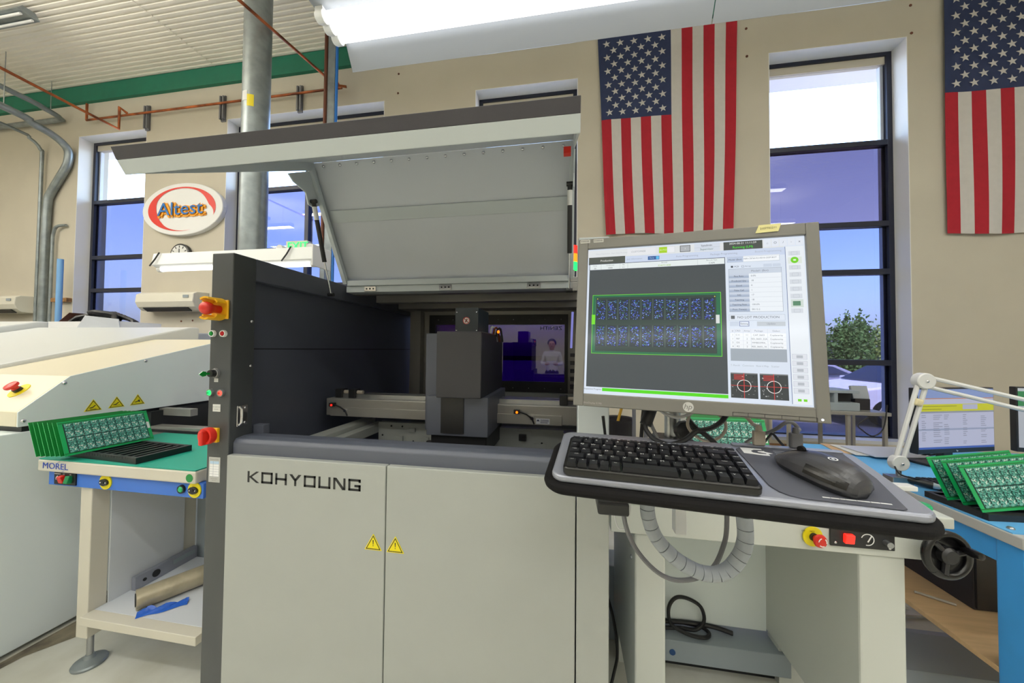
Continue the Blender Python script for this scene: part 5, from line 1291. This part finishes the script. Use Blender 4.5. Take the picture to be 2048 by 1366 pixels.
def bench_monitor(label, c, yaw_, W, H, zb, content):
    M_ = Matrix.Rotation(yaw_, 3, 'Z')
    t = thing('desk_monitor', label, 'monitor', (c[0], c[1], .801), (0, 0, yaw_))
    z0 = zb - .801
    obj('bezel', MB().box(-W / 2, W / 2, 0, .03, z0, z0 + H), 'black_plastic', t, local=True, bevel=.003)
    obj('screen', MB().box(-W / 2 + .006, W / 2 - .006, -.001, 0, z0 + .022, z0 + H - .006), 'ink', t, local=True)
    obj('stand_neck', MB().box(-.03, .03, .03, .06, .01, z0 + .2), 'black_plastic', t, local=True, bevel=.004)
    obj('stand_base', MB().prism(rrect(-.11, .11, -.06, .12, .02, w=0), (0, 0, .012)), 'black_plastic', t, local=True, bevel=.003)
    b = MB(); x0, x1, y0, y1 = -W / 2 + .006, W / 2 - .006, z0 + .022, z0 + H - .006; L = [0]
    def r(a, c_, d, e, col):
        L[0] += 1; b.col = col; y = -.0012 - L[0] * .00001
        b.quad((x0 + (x1 - x0) * a, y, y1 - (y1 - y0) * c_), (x0 + (x1 - x0) * d, y, y1 - (y1 - y0) * c_), (x0 + (x1 - x0) * d, y, y1 - (y1 - y0) * e), (x0 + (x1 - x0) * a, y, y1 - (y1 - y0) * e))
    content(r); obj('screen_image', b, 'screen_dim', t, local=True, flip=False)
    text('maker_mark', 'hp', .011, 'paper', t, FRONT(0, -.0008, z0 + .011), local=True)
    return t
def sheet(r):
    r(0, 0, 1, 1, (208, 210, 236)); r(0, 0, 1, .15, (150, 172, 226)); r(0, .15, 1, .165, (216, 150, 110)); r(0, .25, 1, .37, (226, 226, 10)); r(.58, .26, .78, .345, (200, 202, 228)); r(0, .37, 1, .40, (160, 164, 176)); r(0, .66, 1, .69, (170, 178, 206)); r(0, .965, 1, 1, (70, 100, 190))
    rr_ = random.Random(5)
    for k in range(16):
        for a_, w in ((.04, .06), (.19, .12), (.33, .07), (.58, .06), (.82, .08)):
            if rr_.random() < .8: r(a_, .43 + k * .032, a_ + w * rr_.uniform(.6, 1), .44 + k * .032, (150, 152, 172))
    r(.05, .28, .5, .29, (150, 150, 20)); r(.05, .33, .3, .34, (150, 150, 20))
def sheet2(r):
    r(0, 0, 1, 1, (200, 206, 214)); r(0, 0, 1, .05, (216, 224, 228)); r(0, .05, .2, .3, (60, 150, 90)); r(.3, .1, .9, .5, (150, 166, 196))
bench_monitor('black desk monitor showing a spreadsheet with a yellow row behind the desk lamp', (1.84, 1.968), rad(18), .468, .31, .875, sheet)
bench_monitor('black desk monitor at the end of the bench beside the spreadsheet monitor', (2.40, 2.02), rad(-6), .49, .315, .875, sheet2)
cable('black monitor cable curving down behind the spreadsheet monitor', [(1.95, 2.06, .9), (1.90, 2.1, .86), (1.84, 2.12, .82), (1.80, 2.12, .806)], .005, 'cable_black')
cable('second black monitor cable curving beside the first', [(2.03, 2.1, .9), (1.98, 2.13, .86), (1.94, 2.16, .82), (1.9, 2.17, .806)], .005, 'cable_black')
t = thing('desk_keyboard', 'black full size keyboard lying on the blue bench mat', 'keyboard', (1.66, 1.68, .801), (0, 0, rad(3)))
obj('keyboard_base', MB().prism(rrect(-.2, .22, -.065, .075, .012, w=0), (0, 0, .014)), 'black_plastic', t, local=True, bevel=.003)
for j in range(5):
    for i in range(18):
        o = bpy.data.objects.new('key', keymesh(.021, .021)); C.objects.link(o); o.parent = t; o.location = (-.182 + i * .0225, -.045 + j * .024, .0135)
# ---- desk lamp
t = thing('desk_lamp', 'white double rod desk lamp arm clamped to the blue bench', 'lamp', (1.375, 1.70, .801))
B0 = Vector((1.385, 1.705, .885)); E0 = Vector((1.492, 1.72, 1.232)); T0 = Vector((2.2, 1.62, 1.035))
obj('clamp', MB().box(1.345, 1.42, 1.68, 1.73, .801, .83).cyl((1.385, 1.705, .83), (1.385, 1.705, .87), .009, 12), 'steel', t, bevel=.002)
obj('lower_joint', MB().cyl(B0 + Vector((0, -.014, 0)), B0 + Vector((0, .014, 0)), .032, 22), 'lamp_white', t, bevel=.003, smooth=40)
obj('elbow_joint', MB().cyl(E0 + Vector((0, -.018, 0)), E0 + Vector((0, .018, 0)), .034, 24), 'lamp_white', t, bevel=.004, smooth=40)
d1 = (E0 - B0).normalized(); n1 = Vector((d1.z, 0, -d1.x)).normalized(); d2_ = (T0 - E0).normalized(); n2 = Vector((d2_.z, 0, -d2_.x)).normalized()
for s in (-1, 1):
    obj('rod', MB().tube([B0 + n1 * s * .013, E0 + n1 * s * .015], .0085, 8), 'lamp_white', t, smooth=40)
    obj('rod', MB().tube([E0 + n2 * s * .020, T0 + n2 * s * .020], .0085, 8), 'lamp_white', t, smooth=40)
for p_ in (E0, B0): screw(t, p_ + Vector((0, -.019, 0)), (0, -1, 0), .006)
tm = B0.lerp(E0, .74); obj('tape_wrap', MB().obox(tm, (.03, .03, .03), Matrix.Rotation(.3, 3, 'Y')), mat('tape', (222, 210, 170), .5), t, bevel=.006)
obj('lamp_head', MB().lathe([(.03, 0), (.05, .01), (.07, .05), (.065, .055), (.04, .02), (.001, .02)], T0, (0, -.2, -1), 24), 'lamp_white', t, smooth=40)
obj('power_cord', MB().tube([B0 + Vector((-.03, -.02, -.01)), B0 + Vector((-.02, -.036, -.04)), B0 + Vector((.05, -.04, -.055)), B0 + Vector((.12, -.02, -.075)), B0 + Vector((.2, -.0, -.079))], .003, 6, smooth=5), 'cable_black', t, smooth=40)
t = thing('hand_torch', 'short black torch with clear tip lying by the lamp base', 'torch', (1.43, 1.66, .801))
obj('body', MB().cyl((1.405, 1.69, .822), (1.455, 1.645, .817), .014, 14), 'black_plastic', t, smooth=40)
obj('clear_tip', MB().cyl((1.455, 1.645, .817), (1.475, 1.627, .815), .012, 14, .009), mat('clear_plastic', (210, 225, 235), .15), t, smooth=40)
# ---- circuit panels on the bench
t = thing('board_rack', 'low black slotted rack holding panels on the blue bench', 'rack', (1.55, 1.45, .801), (0, 0, rad(4)))
obj('rack_frame', MB().box(-.19, .22, -.065, -.05, 0, .022).box(-.19, .22, .11, .125, 0, .022).box(-.19, -.175, -.05, .11, 0, .022).box(.205, .22, -.05, .11, 0, .022), 'black_plastic', t, local=True, bevel=.001)
for k in range(5): obj('cross_bar', MB().box(-.175, .205, -.035 + k * .032, -.025 + k * .032, .006, .016), 'black_plastic', t, local=True)
lean = rad(20)
for k, (x, y, lb) in enumerate(((1.362, 1.385, 'green circuit panel leaning foremost in the rack on the blue bench'), (1.362, 1.440, 'green circuit panel leaning in the middle of the rack on the blue bench'), (1.350, 1.478, 'green circuit panel leaning last of three in the rack on the blue bench'))):
    al_ = Vector((math.cos(rad(4)), math.sin(rad(4)), 0)); bk = Vector((-al_.y, al_.x, 0)); up = bk * math.sin(lean) + Vector((0, 0, math.cos(lean))) - al_ * .12; up.normalize()
    nb = up.cross(al_).normalized(); al2 = nb.cross(up)
    pcb(lb, 'circuit panels on the blue bench', Matrix(((al2.x, nb.x, up.x, x), (al2.y, nb.y, up.y, y), (al2.z, nb.z, up.z, .822), (0, 0, 0, 1))))
al_ = Vector((1, .1, 0)).normalized(); up = Vector((-.1, .34, .93)).normalized(); nb = up.cross(al_).normalized(); al2 = nb.cross(up)
pcb('green circuit panel leaning alone at the near right of the blue bench', 'circuit panels on the blue bench', Matrix(((al2.x, nb.x, up.x, 1.545), (al2.y, nb.y, up.y, 1.335), (al2.z, nb.z, up.z, .806), (0, 0, 0, 1))))
# papers at the back of the bench
for k in range(3): tag(obj('paper_sheet', MB().obox((1.62 + .04 * k, 2.2 - .02 * k, .8035 + k * .006), (.3, .2, .004), Matrix.Rotation(rad(-12 + 9 * k), 3, 'Z')), ('plywood', 'paper', 'sill')[k]), ('tan clipboard at the bottom of the pile on the bench back', 'white paper sheet in the middle of the pile at the bench back', 'pale blue folder on top of the pile at the bench back')[k], ('clipboard', 'paper', 'folder')[k])
# floor cables and box under the bench
tag(obj('cable_cover', MB().prism([(1.35, 1.60, 0), (1.35, 2.0, 0), (1.35, 1.9, .05), (1.35, 1.68, .05)], (1.4, 0, 0)), 'grey_paint'), 'flat grey cable cover on the floor under the bench', 'cable cover')
cable('white network cable looping down under the plywood shelf', [(1.38, 2.2, .30), (1.42, 2.15, .2), (1.45, 2.1, .1), (1.42, 2.08, .03), (1.36, 2.1, .01)], .007, 'cable_white')
cable('second white cable running along the floor under the bench', [(1.36, 2.2, .16), (1.45, 2.15, .09), (1.55, 2.1, .04), (1.7, 2.08, .012), (1.85, 2.1, .01)], .006, 'cable_white')
cable('blue network cable trailing under the bench', [(1.36, 2.3, .12), (1.5, 2.32, .08), (1.7, 2.3, .04), (1.95, 2.25, .01)], .005, 'cable_blue')
cable('white cord hanging from the shelf to the floor', [(1.66, 2.1, .33), (1.67, 2.08, .2), (1.68, 2.07, .08), (1.70, 2.05, .06)], .006, 'cable_white')

# ================================================================ trolley by the window
t = thing('trolley', 'steel instrument trolley standing by the tall window', 'trolley', (2.4, 3.65, 0))
obj('top_shelf', MB().box(1.95, 2.76, 3.45, 3.85, .80, .83), 'alu', t, bevel=.003)
for x in (1.97, 2.44, 2.72):
    for y in (3.47, 3.81): obj('leg', MB().box(x, x + .025, y, y + .025, 0, .80), 'alu', t)
obj('low_shelf', MB().box(1.95, 2.76, 3.45, 3.85, .2, .22), 'alu', t)
t = thing('microscope', 'grey instrument box with a small display on the trolley', 'instrument', (2.3, 3.62, .83))
obj('case', MB().box(2.1, 2.56, 3.5, 3.8, .83, .90).box(2.1, 2.56, 3.5, 3.8, .985, 1.01).box(2.1, 2.13, 3.5, 3.8, .9, .985).box(2.36, 2.39, 3.5, 3.8, .9, .985), 'grey_paint', t, bevel=.003)
obj('inner_dark', MB().box(2.13, 2.56, 3.6, 3.79, .9, .985), 'ink', t)
obj('display', MB().obox((2.64, 3.62, .985), (.13, .03, .12), Matrix.Rotation(rad(-14), 3, 'X')), 'hose', t, bevel=.004)
obj('display_base', MB().box(2.58, 2.70, 3.58, 3.7, .83, .93), 'pc_black', t, bevel=.004)
cable('thin black cable hanging in a loop from the trolley', [(2.72, 3.44, .9), (2.68, 3.43, .70), (2.6, 3.43, .63), (2.52, 3.43, .68), (2.50, 3.44, .72), (2.58, 3.44, .79)], .005, 'cable_black')
# things seen between the machine and the post
t = thing('waste_bin', 'dark open bin with a yellow handle standing beyond the machine', 'bin', (.38, 2.9, 0))
obj('bin_body', MB().lathe([(.09, 0), (.12, .62), (.13, .64), (.12, .63), (.09, .02), (.001, .02)], (.42, 2.95, .15), (0, 0, 1), 24), 'pc_black', t, smooth=40)
obj('bin_stand', MB().box(.34, .5, 2.87, 3.03, 0, .15), 'wood', t)
obj('brush_handle', MB().tube([(.40, 2.95, .72), (.46, 2.93, .96)], .012, 8), mat('handle_yellow', (206, 164, 60), .5), t, smooth=40)
for x, nm in ((.45, 'thin grey shelf upright behind the machine by the bin'), (.53, 'second thin grey shelf upright behind the machine')):
    tag(obj('shelf_upright', MB().box(x, x + .02, 2.5, 2.53, 0, 1.25), 'cable_grey'), nm, 'post')

# ================================================================ colleague at the far side of the work floor, mirrored in the rear window of the machine
t = thing('person', 'person in a white shirt and dark trousers standing with head bowed', 'person', (-.36, -3.8, 0), (0, 0, math.pi))
J = {'pelvis': ((0, 0, .86), .125), 'waist': ((0, .01, 1.0), .12), 'chest': ((0, -.02, 1.18), .145), 'neck0': ((0, -.035, 1.31), .06), 'neck': ((0, -.055, 1.37), .05),
     'head0': ((0, -.08, 1.42), .075), 'head1': ((0, -.085, 1.50), .092), 'head2': ((0, -.075, 1.56), .06)}
E_ = [('pelvis', 'waist'), ('waist', 'chest'), ('chest', 'neck0'), ('neck0', 'neck'), ('neck', 'head0'), ('head0', 'head1'), ('head1', 'head2')]
for s_, n_ in ((-1, 'l'), (1, 'r')):
    J.update({n_ + 'sh': ((s_ * .165, -.02, 1.26), .062), n_ + 'el': ((s_ * .22, -.06, 1.03), .046), n_ + 'wr': ((s_ * .10, -.27, 1.03), .032), n_ + 'pm': ((s_ * .075, -.33, 1.045), .034),
              n_ + 'hip': ((s_ * .085, 0, .80), .095), n_ + 'kn': ((s_ * .095, -.01, .45), .062), n_ + 'an': ((s_ * .095, .02, .09), .042), n_ + 'toe': ((s_ * .105, -.13, .035), .035)})
    E_ += [('chest', n_ + 'sh'), (n_ + 'sh', n_ + 'el'), (n_ + 'el', n_ + 'wr'), (n_ + 'wr', n_ + 'pm'), ('pelvis', n_ + 'hip'), (n_ + 'hip', n_ + 'kn'), (n_ + 'kn', n_ + 'an'), (n_ + 'an', n_ + 'toe')]
    for f_ in range(5):
        dx = s_ * (.03 - .014 * f_) if f_ < 4 else -s_ * .03
        L_ = (.045, .06, .065, .055, .04)[f_]; px_ = s_ * .075 + dx; y_ = -.345 if f_ < 4 else -.315
        J[n_ + 'f%da' % f_] = ((px_, y_ - L_ * .5, 1.047), .0095); J[n_ + 'f%db' % f_] = ((px_ - s_ * .006, y_ - L_, 1.03), .008)
        E_ += [(n_ + 'pm', n_ + 'f%da' % f_), (n_ + 'f%da' % f_, n_ + 'f%db' % f_)]
names = list(J); me = bpy.data.meshes.new('body'); me.from_pydata([J[k][0] for k in names], [(names.index(a), names.index(c)) for a, c in E_], [])
bo = bpy.data.objects.new('body', me); C.objects.link(bo)
bo.modifiers.new('skin', 'SKIN'); bo.modifiers.new('sub', 'SUBSURF').levels = 2
for i_, k in enumerate(names): me.skin_vertices[0].data[i_].radius = (J[k][1],) * 2
me.skin_vertices[0].data[0].use_root = True
dg = bpy.context.evaluated_depsgraph_get(); me2 = bpy.data.meshes.new_from_object(bo.evaluated_get(dg)); bpy.data.objects.remove(bo)
me2.materials.clear()
for m_ in ('jacket_white', 'pc_black', 'skin', 'leather'): me2.materials.append(MATS[m_])
for p_ in me2.polygons:
    c_ = p_.center; p_.use_smooth = True
    p_.material_index = 3 if c_.z < .1 else 1 if c_.z < .88 else 2 if (c_.z > 1.345 or c_.y < -.255) else 0
body = obj('body', me2, 'jacket_white', t, local=True)
hr = MB(); hr.grid(lambda u, v: (.102 * math.sin(u * 6.283) * math.sin(v * 1.9), -.072 + .104 * math.cos(u * 6.283) * math.sin(v * 1.9) * (1 if math.cos(u * 6.283) > 0 else .62), 1.50 + .108 * math.cos(v * 1.9)), 24, 10)
obj('hair', hr, 'hair', t, local=True, smooth=60)
for s_ in (-1, 1):
    obj('ear', MB().lathe([(.001, -.008), (.014, -.006), (.018, 0), (.014, .006), (.001, .008)], (s_ * .088, -.085, 1.475), (1, .3, 0), 12), 'skin', t, local=True, smooth=50)
    obj('eye', MB().lathe([(.001, -.006), (.010, -.002), (.011, .002), (.001, .006)], (s_ * .032, -.165, 1.485), (0, -1, -.2), 12), 'ink', t, local=True, smooth=50)
obj('nose', MB().prism([(-.012, -.165, 1.455), (.012, -.165, 1.455), (0, -.165, 1.50)], (0, -.022, -.006)), 'skin', t, local=True, bevel=.005)
obj('mouth', MB().obox((0, -.158, 1.428), (.04, .012, .010)), 'copper_dark', t, local=True, bevel=.004)
tag(obj('clipboard', MB().obox((-.36, -3.415, 1.048), (.22, .16, .008), Matrix.Rotation(rad(6), 3, 'X')), 'paper', bevel=.002), 'white clipboard held by the person in the white shirt', 'clipboard')
